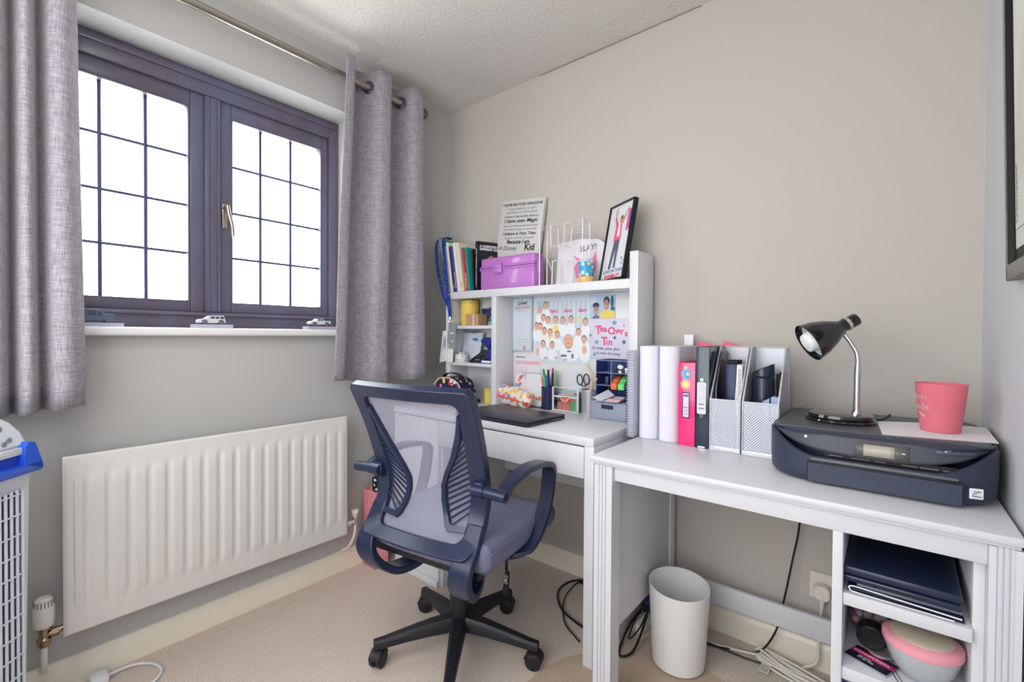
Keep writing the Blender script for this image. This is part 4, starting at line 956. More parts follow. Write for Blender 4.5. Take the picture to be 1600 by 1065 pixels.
b = B(); polys(b, [star(-.004, .150, .014), star(-.095, .016, .012), star(-.086, .068, .012), star(-.117, .098, .010)], (0, -.005, 0), (1, 0, 0), (0, 0, 1)); obj('teal_stars', b, M('sign_teal', (112, 158, 176), .6), ts)
b = B(); polys(b, [star(-.002, .088, .010), star(.04, .07, .012)], (0, -.005, 0), (1, 0, 0), (0, 0, 1)); obj('navy_stars', b, nvk, ts)

# ================================================================ on the left desk top
z3 = .7502
t = thing('laptop', 'closed black laptop lying on the left desk behind the chair', 'laptop', (.750, -.372, z3), math.radians(-2))
lm = M('laptop_black', (38, 42, 56), .35)
b = B(); box(b, -.19, .19, -.118, .118, .003, .0125, .002); obj('laptop_base', b, lm, t)
b = B(); box(b, -.19, .19, -.118, .118, .0135, .0205, .002); obj('laptop_lid', b, lm, t)
for x in (-.16, .16):
    for y in (-.095, .095):
        b = B(); lathe(b, [(0, 0), (.006, 0), (.006, .004), (0, .004)], 10, (x, y, 0)); obj('rubber_foot', b, ink, t)
b = B()
for y in (.03, .055, .075): box(b, .1899, .1906, y, y + .014, .005, .010)
obj('port', b, M('port_grey', (110, 114, 124), .4), t)
fl = spotty('floral_print', (236, 228, 222), [(232, 96, 90), (250, 206, 90), (110, 176, 140), (240, 140, 160), (120, 170, 210), (236, 120, 70)], 52, .52, .3)
t = thing('pencil_case', 'shiny floral pencil pouch lying in front of the white zipped case', 'pencil case', (.590, -.145, z3), math.radians(-12))
b = B(); gr = []
for i in range(17):
    s = -1 + 2 * i / 16; row = []
    for k in range(17):
        a = 2 * PI * k / 16; hh = .034 + .006 * s * -1; e = (1 - abs(s) ** 5) ** .5 * .75 + .25
        row.append((s * .118, .030 * math.cos(a) * e, max(.001, .046 - .008 * s + (.044 - .006 * s) * math.sin(a) * e + .003 * math.sin(9 * s + a))))
    gr.append(row)
sheet(b, gr); bmesh.ops.remove_doubles(b, verts=b.verts, dist=1e-5); bmesh.ops.holes_fill(b, edges=b.edges)
pc_ = obj('pouch', b, fl, t)
b = B(); tube(b, smooth([(-.11, -.024, .05), (-.05, -.032, .045), (.04, -.031, .036), (.112, -.02, .03)], 5), .003, 6); obj('zip', b, M('zip_red', (230, 92, 84), .4), pc_)
b = B(); box(b, .1, .122, -.034, -.028, .02, .034, .002); obj('zip_pull', b, M('zip_pull', (196, 80, 70), .4), pc_)
t = thing('pencil_case', 'white zipped case with floral corner standing behind the floral pouch', 'pencil case', (.632, -.082, z3 + .0028), math.radians(-6)); t.rotation_euler = (math.radians(-8), 0, math.radians(-6))
b = B(); prism(b, rrect(-.092, .092, 0, .148, .02), lambda a, c, q: (a, -.018 + .036 * q, c)); wc_ = obj('case_body', b, M('case_white', (226, 226, 230), .4), t, bevel=.006)
b = B(); polys(b, [[(-.088, .06), (-.088, .136), (-.02, .144), (-.035, .10), (-.01, .06), (.08, .05), (.085, .03), (-.08, .03)]], (0, -.0185, 0), (1, 0, 0), (0, 0, 1), .0012); obj('floral_print', b, fl, wc_)
b = B(); tube(b, smooth([(-.0935, 0, .02), (-.0935, 0, .125), (-.07, 0, .1495), (.07, 0, .1495), (.0935, 0, .125), (.0935, 0, .02)], 5), .0025, 6); obj('zip', b, M('zip_white', (198, 200, 208), .4), wc_)
navy_mesh = woven('navy_mesh', (34, 40, 84), .4, .3, .004, .55, axes='XZ')
t = thing('pen_pot', 'navy mesh pen pot crowded with coloured pens on the left desk', 'pen pot', (.745, -.085, z3))
b = B(); lathe(b, [(.035, .0), (.035, .1)], 24); obj('pot_wall', b, navy_mesh, t)
b = B(); lathe(b, [(0, 0), (.0355, 0), (.0355, .004), (0, .004)], 24); obj('pot_base', b, M('pot_navy', (28, 34, 76), .4, .3), t)
b = B(); lathe(b, [(.0338, .096), (.0362, .096), (.0362, .1), (.0338, .1), (.0338, .096)], 24); obj('pot_rim', b, M('pot_navy', (28, 34, 76), .4, .3), t)
def pen(label, base, tip, r, col, col2, gr_, kind='pen'):
    base = Vector(base); tip = Vector(tip); d = tip - base; L2 = d.length
    t = thing(kind, label, kind, base, 0, gr_); t.rotation_mode = 'QUATERNION'; t.rotation_quaternion = d.to_track_quat('Z', 'Y')
    b = B(); lathe(b, [(0, 0), (r * .35, .001), (r, .016), (r, L2 - .03)], 10); obj('barrel', b, M('pen_%d_%d_%d' % col, col, .4), t)
    b = B()
    if kind == 'pencil': lathe(b, [(r, L2 - .03), (r * .2, L2 - .004), (0, L2)], 10)
    else: lathe(b, [(r, L2 - .03), (r * 1.12, L2 - .03), (r * 1.05, L2 - .002), (0, L2)], 10)
    obj('tip' if kind == 'pencil' else 'cap', b, M('pen_%d_%d_%d' % col2, col2, .4), t)
    return t
PX, PY = .745, -.085
wdc = (222, 188, 150)
G = 'pens in the navy mesh pot'
for q, (lb_, c1, c2, dxb, dyb, dxt, dyt, hh, r, kd) in enumerate([
    ('orange-brown pencil leaning furthest left in the navy pen pot', (216, 128, 90), wdc, -.012, -.004, -.038, -.012, .165, .004, 'pencil'),
    ('pinkish pencil beside the green pen in the navy pot', (224, 160, 150), (150, 70, 80), -.012, .004, -.028, .004, .165, .004, 'pencil'),
    ('bright green felt pen in the navy mesh pot', (96, 186, 86), (60, 150, 64), -.004, -.012, -.018, -.02, .18, .0048, 'pen'),
    ('yellow-orange pencil in the navy mesh pot', (238, 170, 80), wdc, -.002, .004, -.006, -.006, .17, .004, 'pencil'),
    ('dark navy pen standing at the middle of the navy pot', (26, 36, 92), (26, 36, 92), .004, -.006, .004, -.014, .178, .0048, 'pen'),
    ('royal blue pen at the front of the navy pot', (36, 82, 206), (40, 90, 220), .006, -.014, .006, -.026, .15, .0052, 'pen'),
    ('red pen leaning right in the navy pot', (226, 58, 60), (232, 80, 72), .008, .004, .016, .004, .17, .0045, 'pen'),
    ('magenta felt pen rising tallest at the right of the navy pot', (206, 36, 120), (206, 36, 120), .012, .004, .022, -.004, .185, .0045, 'pen'),
    ('black pen leaning at the right edge of the navy pot', (34, 34, 52), (34, 34, 52), .014, -.004, .028, -.012, .165, .0045, 'pen'),
    ('pale green pen at the far right of the navy pot', (150, 206, 150), (150, 206, 150), .015, .01, .032, .008, .175, .0045, 'pen')]):
    pen(lb_, (PX + dxb, PY + dyb, z3 + .005), (PX + dxt, PY + dyt, z3 + hh), r, c1, c2, G, kd)
# acrylic drawer box
t = thing('drawer_box', 'clear plastic mini drawer with white edges beside the pen pot', 'storage box', (.842, -.062, z3))
frost = glassy('frosted_plastic', (250, 250, 252), .06, .99); wedge = M('edge_white', (228, 230, 234), .3)
b = B(); box(b, -.064, -.0625, -.04, .04, 0, .102); box(b, .0625, .064, -.04, .04, 0, .102); box(b, -.0625, .0625, .0385, .04, 0, .102); box(b, -.0625, .0625, -.04, .0385, 0, .0015); box(b, -.0625, .0625, -.04, .0385, .064, .0655); box(b, -.0625, .0625, -.0395, -.038, .066, .102); obj('shell', b, frost, t)
b = B()
for x in (-.064, .064): box(b, x - .003, x + .003, -.043, -.037, 0, .104, .001)
box(b, -.064, .064, -.043, -.037, .062, .067, .001); box(b, -.064, .064, -.043, -.037, .101, .104, .001); box(b, -.064, .064, -.043, -.037, 0, .003, .001); obj('edge_strips', b, wedge, t)
b = B(); prism(b, [(-.058, .004), (.058, .004), (.058, .060), (.022, .060), (.008, .044), (-.008, .044), (-.022, .060), (-.058, .060)], lambda a, c, q: (a, -.0435 + .0015 * q, c)); dfr = obj('drawer_front', b, glassy('frosted_front', (248, 248, 250), .08, .97), t)
b = B(); tube(b, [(-.058, -.044, .004), (.058, -.044, .004), (.058, -.044, .060), (.022, -.044, .060), (.008, -.044, .044), (-.008, -.044, .044), (-.022, -.044, .060), (-.058, -.044, .060), (-.058, -.044, .004)], .0016, 6); obj('drawer_edge', b, wedge, dfr)
t = thing('sticky_notes', 'stack of orange and green sticky notes inside the clear mini drawer', 'sticky notes', (.842, -.062, z3 + .002))
for q, (c_, x0, x1, za, zb_) in enumerate([((246, 150, 130), -.045, .02, 0, .036), ((248, 120, 60), -.028, .02, .0365, .055), ((120, 200, 140), .022, .055, .0, .046), ((246, 140, 150), .022, .05, .0465, .054)]):
    b = B(); box(b, x0, x1, -.034, .02, za, zb_, .0005); obj('note_block', b, M('note_%d' % q, c_, .7), t)
t = thing('note_cards', 'small coloured cards lying in the open top of the clear drawer box', 'cards', (.842, -.055, z3 + .066))
for q, (c_, x0, x1, z_) in enumerate([((226, 222, 214), -.05, .045, .0), ((238, 206, 170), -.03, .03, .006), ((200, 216, 232), -.04, .05, .012)]):
    b = B(); box(b, x0, x1, -.024, .022, z_, z_ + .0055); obj('card', b, M('card_%d' % q, c_, .7), t)
silver_mesh = woven('silver_mesh', (196, 198, 208), .35, .5, .0045, .46)
t = thing('pen_pot', 'silver mesh pen pot holding scissors and pencils', 'pen pot', (.944, -.072, z3))
b = B(); lathe(b, [(.034, 0), (.034, .102)], 26); obj('pot_wall', b, silver_mesh, t)
b = B(); lathe(b, [(0, 0), (.0345, 0), (.0345, .004), (0, .004)], 26); obj('pot_base', b, M('silver_metal', (200, 202, 210), .3, .7), t)
b = B(); lathe(b, [(.0328, .098), (.0352, .098), (.0352, .102), (.0328, .102), (.0328, .098)], 26); obj('pot_rim', b, M('silver_metal', (200, 202, 210), .3, .7), t)
t = thing('scissors', 'navy handled scissors standing handles up in the silver pen pot', 'scissors', (.93, -.078, z3 + .015)); t.rotation_euler = (0, math.radians(-6), 0)
b = B(); prism(b, [(-.003, 0), (.002, .0), (.009, .10), (.003, .10)], lambda a, c, q: (a, -.001 + .001 * q, c)); obj('blade', b, chrome, t)
b = B(); prism(b, [(-.002, 0), (.003, .0), (-.003, .10), (-.009, .10)], lambda a, c, q: (a, .0002 + .001 * q, c)); obj('blade', b, chrome, t)
for s in (-1, 1):
    b = B(); tube(b, [(s * .0165 + .0135 * math.cos(a), 0, .128 + .022 * math.sin(a)) for a in [i * PI / 10 for i in range(21)]], .0032, 8, caps=False); tube(b, [(s * .004, 0, .098), (s * .012, 0, .108)], .0034, 8); obj('handle', b, M('scissor_navy', (40, 42, 70), .35), t)
G = 'pencils in the silver mesh pot'
pen('wooden pencil leaning right in the silver pen pot', (.95, -.085, z3 + .006), (.976, -.098, z3 + .165), .004, (226, 190, 150), (230, 200, 170), G, 'pencil')
pen('white pen at the back of the silver pen pot', (.952, -.062, z3 + .006), (.968, -.055, z3 + .15), .0045, (226, 226, 230), (200, 200, 214), G)
pen('peach coloured pencil crossing in the silver pen pot', (.935, -.064, z3 + .006), (.962, -.084, z3 + .16), .004, (236, 170, 130), wdc, G, 'pencil')
# grey drawer + navy desk organiser on it
t = thing('drawer_unit', 'grey card drawer unit on the desk under the navy organiser', 'drawer', (1.076, -.099, z3))
gm = M('drawer_grey', (150, 156, 176), .5)
b = B(); box(b, -.077, .077, -.058, .06, 0, .068, .001); obj('drawer_body', b, gm, t)
b = B(); box(b, -.0765, .0765, -.0612, -.0585, .001, .067, .001); df = obj('drawer_front', b, gm, t)
b = B(); prism(b, rrect(-.028, .024, .042, .058, .003), lambda a, c, q: (a, -.0615 + .001 * q, c)); obj('finger_slot', b, M('slot_navy', (26, 28, 78), .6), df)
t = thing('desk_organiser', 'navy open-fronted organiser with compartments on top of the grey drawer', 'organiser', (1.076, -.085, z3 + .0685))
om = M('organiser_navy', (44, 56, 120), .5)
b = B(); box(b, -.066, -.063, -.05, .045, 0, .165); box(b, .073, .076, -.05, .045, 0, .165); box(b, -.063, .073, .042, .045, 0, .165); box(b, -.063, .073, -.05, .042, 0, .003); obj('organiser_shell', b, om, t)
om2 = M('organiser_edge', (120, 134, 176), .5)
for z in (.062, .112):
    b = B(); box(b, -.063, .073, -.05, .042, z, z + .0025); obj('organiser_shelf', b, om2, t)
b = B(); box(b, -.002, .0005, -.048, .042, .0645, .165); obj('organiser_divider', b, om2, t)
b = B(); box(b, -.066, .076, -.052, -.049, 0, .004); box(b, -.066, .076, -.0495, -.047, .162, .165); obj('organiser_edge', b, om2, t)
for lb_, c_, x in (('orange highlighter lying in the navy organiser', (246, 120, 60), .006), ('green highlighter lying beside the orange one', (120, 226, 130), .036)):
    t = thing('highlighter', lb_, 'highlighter', (1.076 + x, -.11, z3 + .0685 + .0646), 0, 'highlighters in the navy organiser')
    t.rotation_euler = (math.radians(18), 0, math.radians(12)); hm = M('hi_%d' % c_[0], c_, .35)
    b = B(); box(b, -.004, .02, -.05, -.018, .002, .026, .003); obj('cap', b, hm, t)
    b = B(); box(b, -.004, .02, -.017, .05, .002, .026, .003); obj('barrel', b, hm, t)
t = thing('folded_paper', 'pale grey folded leaflets spilling from the lowest organiser shelf', 'paper', (1.062, -.135, z3 + .0725))
pm_ = M('leaflet', (206, 212, 220), .7)
b = B(); prism(b, [(-.045, -.03), (.0, -.045), (.035, .0), (-.01, .035)], lambda a, c, q: (a, c - .01, .004 + .001 * q + (c + .045) * .45)); obj('leaflet', b, pm_, t)
b = B(); prism(b, [(-.03, -.042), (.07, -.04), (.07, .02), (-.005, .02)], lambda a, c, q: (a, c - .008, .002 + .001 * q + (c + .042) * .25)); obj('leaflet', b, pm_, t)
b = B(); box(b, .01, .072, -.03, .03, .0065, .012); obj('pink_card', b, M('leaflet_pink', (232, 150, 170), .7), t)
t = thing('plastic_clip', 'small dark blue clip standing in the left compartment of the organiser', 'clip', (1.05, -.105, z3 + .0685 + .065))
b = B(); box(b, -.004, .012, -.025, .02, 0, .034, .003); obj('clip_body', b, M('clip_navy', (38, 44, 96), .4), t)
t = thing('trinkets', 'black and white trinkets in the upper right compartment of the organiser', 'trinkets', (1.105, -.105, z3 + .0685 + .115))
for q, (x, y, r, c_) in enumerate([(-.012, -.02, .009, (40, 44, 60)), (.004, -.018, .010, (226, 230, 236)), (.02, -.022, .009, (50, 54, 70)), (.012, -.02, .009, (220, 224, 232)), (.03, -.015, .010, (228, 232, 236))]):
    b = B(); ball(b, (x, y, r + .002 + .012 * (q % 2)), r, 10); lathe(b, [(0, 0), (.006, 0), (.007, .008), (0, .012)], 8, (x, y, .0)); obj('trinket', b, M('trk_%d' % c_[0], c_, .4), t)
t = thing('wooden_stick', 'beige wooden stick leaning against the left of the navy organiser', 'stick', (1.0, -.12, z3 + .14)); t.rotation_euler = (0, math.radians(28), 0)
t.location = (1.005, -.142, z3 + .0685 + .098); t.rotation_euler = (0, math.radians(-38), 0)
b = B(); box(b, -.005, .005, -.003, .003, -.02, .055, .002); obj('stick', b, M('stick_wood', (206, 170, 146), .7), t)
# ================================================================ along the back of the right desk
DT = .7302
t = thing('notebook', 'spiral bound notebook standing on edge next to the left desk hutch', 'notebook', (1.236, -.30, DT))
b = B(); box(b, -.010, .008, .006, .215, 0, .297); obj('pages', b, M('notebook_pages', (204, 208, 220), .6), t)
b = B(); box(b, -.0125, -.0105, .002, .216, 0, .30, .0005); box(b, .0085, .0105, .002, .216, 0, .30, .0005); obj('cover', b, M('notebook_cover', (208, 212, 222), .4), t)
b = B()
for k in range(32):
    z = .008 + k * .0092
    tube(b, [(.016 * math.cos(a), .002 + .009 * math.sin(a), z + .0012 * a / 6.28) for a in [i * PI / 6 for i in range(13)]], .0014, 5)
c_ = obj('spiral_binding', b, M('coil_silver', (176, 182, 198), .3, .6), t); c_['kind'] = 'stuff'
lil = M('fan_paper', (226, 224, 236), .75)
def fan(x0, x1, label, rad, ridges):
    t = thing('paper_stack', label, 'paper', ((x0 + x1) / 2, -.262, DT), 0, None)
    w_ = (x1 - x0) / 2; pts = []
    n_ = ridges * 2
    for i in range(n_ + 1):
        s = -1 + 2 * i / n_; pts.append((s * w_, -rad * (1 - s * s) ** .5 - (.0006 if i % 2 else 0)))
    pts += [(w_, .2), (-w_, .2)]
    b = B(); prism(b, pts, lambda a, c, q: (a, c, .316 * q)); obj('page_block', b, lil, t, flat=False)
    b = B(); prism(b, [(p[0] * 1.01, p[1] - .001) for p in pts], lambda a, c, q: (a, c, .0 - .0 + .002 * q)); obj('bottom_board', b, M('fan_edge', (170, 166, 190), .6), t)
fan(1.2555, 1.322, 'thick fanned stack of white pages standing next to the spiral notebook', .030, 16)
fan(1.326, 1.395, 'thick ridged stack of white pages standing beside the pink binder', .032, 22)
t = thing('page_marker', 'white page tab sticking up behind the ridged page stack', 'paper', (1.345, -.045, DT + .317))
b = B(); box(b, -.013, .02, -.001, .001, 0.0005, .04); obj('tab', b, paper, t)
def binder(x0, x1, h, col, label, dep=.27):
    t = thing('ring_binder', label, 'binder', ((x0 + x1) / 2, -.30, DT), 0, 'ring binders on the right desk'); w_ = (x1 - x0) / 2
    b = B(); box(b, -w_, w_, 0, .0025, 0, h, .001); sp = obj('spine', b, col, t)
    b = B(); box(b, -w_, -w_ + .0025, .0025, dep, 0, h); obj('cover', b, col, t)
    b = B(); box(b, w_ - .0025, w_, .0025, dep, 0, h); obj('cover', b, col, t)
    b = B(); box(b, -w_ + .004, w_ - .004, .03, dep - .01, .004, h - .012); obj('pages', b, paper, t)
    return t, sp
pink = M('binder_pink', (236, 44, 122), .25, coat=.4)
t, sp = binder(1.402, 1.4545, .266, pink, 'hot pink ring binder with stickers on its spine')
b = B(); box(b, -.014, .010, -.0012, .0, .088, .172, .0003); lb_ = obj('label_holder', b, M('label_navy', (62, 36, 90), .4), sp)
b = B(); box(b, -.011, .007, -.0018, -.0012, .092, .168); obj('label_card', b, M('label_card', (212, 208, 228), .6), lb_)
b = B(); polys(b, [rect2(-.009, .006, .158, .164), rect2(-.012, .008, .122, .124), rect2(-.006, .004, .112, .1135), rect2(-.006, .004, .102, .1035)], (0, -.0018, 0), (1, 0, 0), (0, 0, 1)); obj('label_print', b, M('label_ink', (90, 84, 120), .6), lb_)
b = B(); polys(b, [star(-.004, .197, .018, 9, .72)], (0, -.0003, 0), (1, 0, 0), (0, 0, 1)); blobs(b, [(-.004, .249, .006, .008)], (0, -.0003, 0), (1, 0, 0), (0, 0, 1)); st = obj('flower_sticker', b, M('sticker_peach', (244, 186, 160), .4), sp)
b = B(); blobs(b, [(-.004, .197, .009, .009)], (0, -.0006, 0), (1, 0, 0), (0, 0, 1), .0008); obj('sticker_yellow', b, M('sticker_yellow', (240, 226, 130), .4), st)
b = B(); blobs(b, [(-.002, .230, .0155, .018)], (0, -.0003, 0), (1, 0, 0), (0, 0, 1), .0008); s3 = obj('round_sticker', b, M('sticker_blue', (96, 176, 210), .4), sp)
b = B(); blobs(b, [(.002, .229, .010, .0105)], (0, -.0003, 0), (1, 0, 0), (0, 0, 1), .0011); obj('sticker_disc', b, M('sticker_lilac', (110, 130, 206), .4), s3)
b = B(); polys(b, [star(.003, .230, .008)], (0, -.0003, 0), (1, 0, 0), (0, 0, 1), .0014); obj('sticker_star', b, M('sticker_yellow', (240, 226, 130), .4), s3)
tealb = M('binder_teal_black', (24, 48, 66), .25, coat=.4)
t, sp = binder(1.4565, 1.496, .318, tealb, 'black-teal ring binder with a white spine label')
b = B(); prism(b, rrect(-.0155, .0115, .107, .207, .005), lambda a, c, q: (a, -.0012 * q, c)); lb_ = obj('spine_label', b, M('label_white', (218, 216, 222), .6), sp)
b = B(); polys(b, [rect2(-.011, .008, .197 - .0085 * q, .1975 - .0085 * q) for q in range(8)] + [rect2(-.010, .006, .136, .1395), rect2(-.011, .007, .123, .1265)], (0, -.0012, 0), (1, 0, 0), (0, 0, 1)); obj('label_print', b, ink_grey, lb_)
for z in (.214, .101):
    b = B(); lathe(b, [(.002, 0), (.0055, 0), (.0055, .0015), (.002, .0015), (.002, 0)], 16, (-.001, -.0015, z), Matrix.Rotation(PI / 2, 3, 'X')); obj('finger_ring', b, chrome, sp)
b = B(); prism(b, rrect(-.012, .010, 0.001, .006, .002), lambda a, c, q: (a, -.0012 * q, c)); obj('spine_clip', b, chrome, sp)
t = thing('document_wallet', 'pink card wallets standing behind the ring binders, corners showing', 'folder', (1.425, -.026, DT))
pkc = M('wallet_pink', (232, 110, 140), .6)
b = B(); prism(b, [(-.06, 0), (.13, 0), (.13, .31), (.045, .335), (.03, .312), (-.045, .335), (-.06, .31)], lambda a, c, q: (a, -.001 + .002 * q, c)); obj('wallet', b, pkc, t)
# magazine files
fmesh = woven('file_mesh', (204, 208, 220), .4, .3, .0056, .50)
fmesh_s = woven('file_mesh_side', (200, 204, 214), .4, .3, .0056, .42, axes='YZ')
fmet = M('file_metal', (206, 208, 214), .35, .35)
def mag(x0, x1, label, yfr):
    t = thing('magazine_file', label, 'magazine file', ((x0 + x1) / 2, yfr, DT), 0, 'mesh magazine files'); w_ = (x1 - x0) / 2; dp = .165; h = .317; hl = .157
    b = B(); box(b, -w_, w_, 0, .001, .006, hl); obj('front_panel', b, fmesh, t, flat=True)
    b = B(); box(b, -w_, w_, dp - .001, dp, .006, h); obj('back_panel', b, fmesh, t, flat=True)
    for s in (-1, 1):
        b = B(); prism(b, [(0.001, .006), (dp - .001, .006), (dp - .001, h), (.105, h), (.001, hl)], lambda a, c, q: (s * w_ - .0005 + .001 * q, a, c)); obj('side_panel', b, fmesh_s, t, flat=True)
    b = B(); box(b, -w_, w_, 0, dp, 0, .001)
    for s in (-1, 1):
        tube(b, [(s * w_, 0, 0), (s * w_, 0, hl), (s * w_, .105, h), (s * w_, dp, h), (s * w_, dp, 0)], .0026, 6)
    for (y, z) in ((0, .003), (0, hl), (dp, h), (dp, .003)): cyl(b, (-w_, y, z), (w_, y, z), .0026, n=6)
    box(b, -w_, w_, -.002, .001, 0, .014, .001)
    obj('wire_rim', b, fmet, t); return t
mag(1.5015, 1.586, 'silver mesh magazine file holding a dark book, right of the binders', -.302)
mag(1.5945, 1.687, 'silver mesh magazine file holding a black cylinder case, beside the printer', -.306)
t = thing('book', 'dark blue thick book in the left magazine file', 'book', (1.548, -.235, DT + .002))
nv = M('book_navy', (22, 38, 86), .4)
b = B(); box(b, -.021, .012, 0, .06, 0, .262, .003); obj('cover', b, nv, t)
b = B(); box(b, -.020, .013, .004, .062, .2625, .274, .001); obj('top_flap', b, ink, t)
t = thing('booklet', 'white printed booklet beside the dark book in the left magazine file', 'booklet', (1.568, -.25, DT + .002))
b = B(); prism(b, [(-.004, 0), (.011, 0), (.011, .258), (-.004, .262), (-.006, .2), (-.009, .155), (-.004, .10)], lambda a, c, q: (a, .0 + .06 * q, c)); bk2 = obj('pages', b, paper, t)
b = B(); polys(b, [rect2(0, .009, .245 - .006 * q, .247 - .006 * q) for q in range(14)], (0, 0, 0), (1, 0, 0), (0, 0, 1)); obj('print_lines', b, ink_grey, bk2)
t = thing('document_sleeve', 'black plastic document sleeve at the left of the first magazine file', 'folder', (1.511, -.29, DT + .002))
b = B(); prism(b, [(.012, 0), (.14, 0), (.14, .3), (.07, .3), (.012, .19)], lambda a, c, q: (-.002 + .004 * q, a, c)); obj('sleeve', b, M('sleeve_black', (20, 28, 44), .25), t)
t = thing('cylinder_case', 'black slanted cylinder case standing in the right magazine file', 'case', (1.636, -.222, DT + .002))
fk = M('case_black', (26, 34, 54), .28, coat=.3)
b = B(); prism(b, rrect(-.035, .026, -.032, .032, .03, 8), lambda a, c, q: (a, c, .225 * q)); obj('case_body', b, fk, t, bevel=.002)
b = B(); prism(b, rrect(-.035, .026, -.032, .032, .03, 8), lambda a, c, q: (a, c, .227 + (.012 + .030 * (a + .035) / .061) * q)); obj('case_lid', b, fk, t, bevel=.003)
t = thing('plastic_clip', 'black plastic clip with a knob beside the cylinder case', 'clip', (1.672, -.20, DT + .002))
b = B(); box(b, -.008, .008, -.004, .006, .0, .222, .002); box(b, -.008, .010, -.008, .006, .19, .236, .002); cyl(b, (0, -.002, .238), (.012, -.002, .240), .004, n=10); obj('clip_body', b, ink, t)
t = thing('small_packet', 'small white and blue packet lying at the front of the right magazine file', 'packet', (1.662, -.285, DT + .15)); t.location = (1.664, -.288, DT + .0025)
b = B(); prism(b, [(-.022, 0), (.02, 0), (.02, .172), (.006, .176), (-.022, .158)], lambda a, c, q: (a, .004 + .016 * q, c)); pk_ = obj('packet', b, M('packet_blue', (150, 170, 200), .4), t)
b = B(); box(b, -.004, .0, .003, .021, .10, .172); obj('packet_band', b, ink, pk_)

# ================================================================ printer
pt = thing('printer', 'black inkjet printer with rounded front on the right end of the white desk', 'printer', (1.897, -.275, DT))
pmz = M('printer_body', (46, 54, 74), .4, bump=(600, .05, .001)); pmt = M('printer_panel', (66, 68, 80), .45, bump=(900, .15, .001)); pdk = M('printer_slot', (8, 8, 12), .5)
def outline(x0, x1, y0, y1, rf, rb_, k=10):
    o_ = []
    for cx, cy, a0, r in ((x1 - rb_, y1 - rb_, 0, rb_), (x0 + rb_, y1 - rb_, PI / 2, rb_), (x0 + rf, y0 + rf, PI, rf), (x1 - rf, y0 + rf, 1.5 * PI, rf)):
        for j in range(k + 1):
            a = a0 + PI / 2 * j / k; o_.append((cx + r * math.cos(a), cy + r * math.sin(a)))
    return o_
PXa, PXb, PYa, PYb = -.212, .214, -.207, .195
o1 = outline(PXa, PXb, PYa, PYb, .10, .02)
def stack(levels):
    bm = B(); rings = []
    for z, ins, yin in levels:
        oo = outline(PXa + ins, PXb - ins, PYa + ins + yin, PYb - ins, .10, .02); rings.append([bm.verts.new((a, c, z)) for a, c in oo])
    for A, C_ in zip(rings, rings[1:]):
        for i in range(len(A)): bm.faces.new((A[i], A[(i + 1) % len(A)], C_[(i + 1) % len(A)], C_[i]))
    bm.faces.new(rings[0][::-1]); bm.faces.new(rings[-1]); return bm
def ztop(x, y):
    if y > -.09: return .117
    u = abs(x - .001) / .213; t = max(0, min(1, (u - .50) / .48)); return .066 + .051 * t ** 1.7
b = B(); base_o = outline(PXa, PXb, PYa, PYb, .10, .02, 16)
def dens_(P):
    o_ = []
    for i in range(len(P)):
        a_, c_ = P[i], P[(i + 1) % len(P)]; d_ = math.hypot(c_[0] - a_[0], c_[1] - a_[1]); kk = max(1, int(d_ / .02))
        for j in range(kk): o_.append((a_[0] + (c_[0] - a_[0]) * j / kk, a_[1] + (c_[1] - a_[1]) * j / kk))
    return o_
base_o = dens_(base_o); rings = []
for fz, ins, ab in ((0, .016, .002), (0, .008, .006), (0, .002, .014), (.35, 0, 0), (.97, 0, 0), (1.0, .003, 0), (1.0, .008, 0), (.6, .012, 0)):
    ring = []
    for x, y in base_o:
        cx_, cy_ = 0, -.006; k_ = 1 - ins / .2; z = ab if ab else .014 + (ztop(x, y) - .014) * fz
        ring.append(b.verts.new((cx_ + (x - cx_) * k_, cy_ + (y - cy_) * k_, z)))
    rings.append(ring)
for A, C_ in zip(rings, rings[1:]):
    for i in range(len(A)): b.faces.new((A[i], A[(i + 1) % len(A)], C_[(i + 1) % len(A)], C_[i]))
b.faces.new(rings[0][::-1]); b.faces.new(rings[-1]); obj('lower_body', b, pmz, pt)
obj('upper_body', stack([(.03, .024, .03), (.10, .020, .03), (.112, .012, .012), (.116, .006, .008), (.121, .003, .010), (.124, .005, .014)]), pmz, pt)
b = B(); prism(b, rrect(PXa + .014, PXb - .014, PYa + .045, PYb - .01, .016), lambda a, c, q: (a, c, .1215 + .006 * q)); obj('scanner_lid', b, M('printer_lid', (74, 76, 86), .38, bump=(900, .12, .001)), pt, bevel=.0015)
# curved control panel, leaning back a little
def pcurve(x, z):
    u = x / .205; return (x, PYa + .0075 + (z - .07) * .12 + .070 * abs(u) ** 4.2, z)
b = B(); cols = 30; rows = []
for j in range(7):
    row = []
    for i in range(cols + 1):
        u = -1 + 2 * i / cols; zlo = .0745 + .043 * abs(u) ** 3.0; z = zlo + (.1195 - zlo) * j / 6; row.append(pcurve(u * .202, z))
    rows.append(row)
sheet(b, rows); cpn = obj('control_panel', b, pmt, pt, solid=.004)
def onp(nm, x0, x1, za, zb_, mt, off, par):
    b = B(); rws = []
    for z in (za, zb_): rws.append([Vector(pcurve(x0 + (x1 - x0) * i / 6, z)) + Vector((0, -off, 0)) for i in range(7)])
    sheet(b, rws); return obj(nm, b, mt, par, solid=.0012)
sc_ = onp('screen_bezel', -.030, .068, .078, .113, M('bezel_grey', (92, 88, 88), .3), .0035, cpn)
onp('display', -.012, .043, .083, .108, M('display_off', (176, 170, 158), .25), .0046, sc_)
onp('name_strip', .110, .182, .1045, .1125, M('strip_grey', (82, 88, 104), .35), .0032, cpn)
p0, p1 = Vector(pcurve(.126, .109)), Vector(pcurve(.176, .109))
text('HP ENVY 5030', .0052, paper, cpn, p0 + Vector((-.002, -.005, .0005)), p1 - p0, (0, .18, 1), bold=.0002)
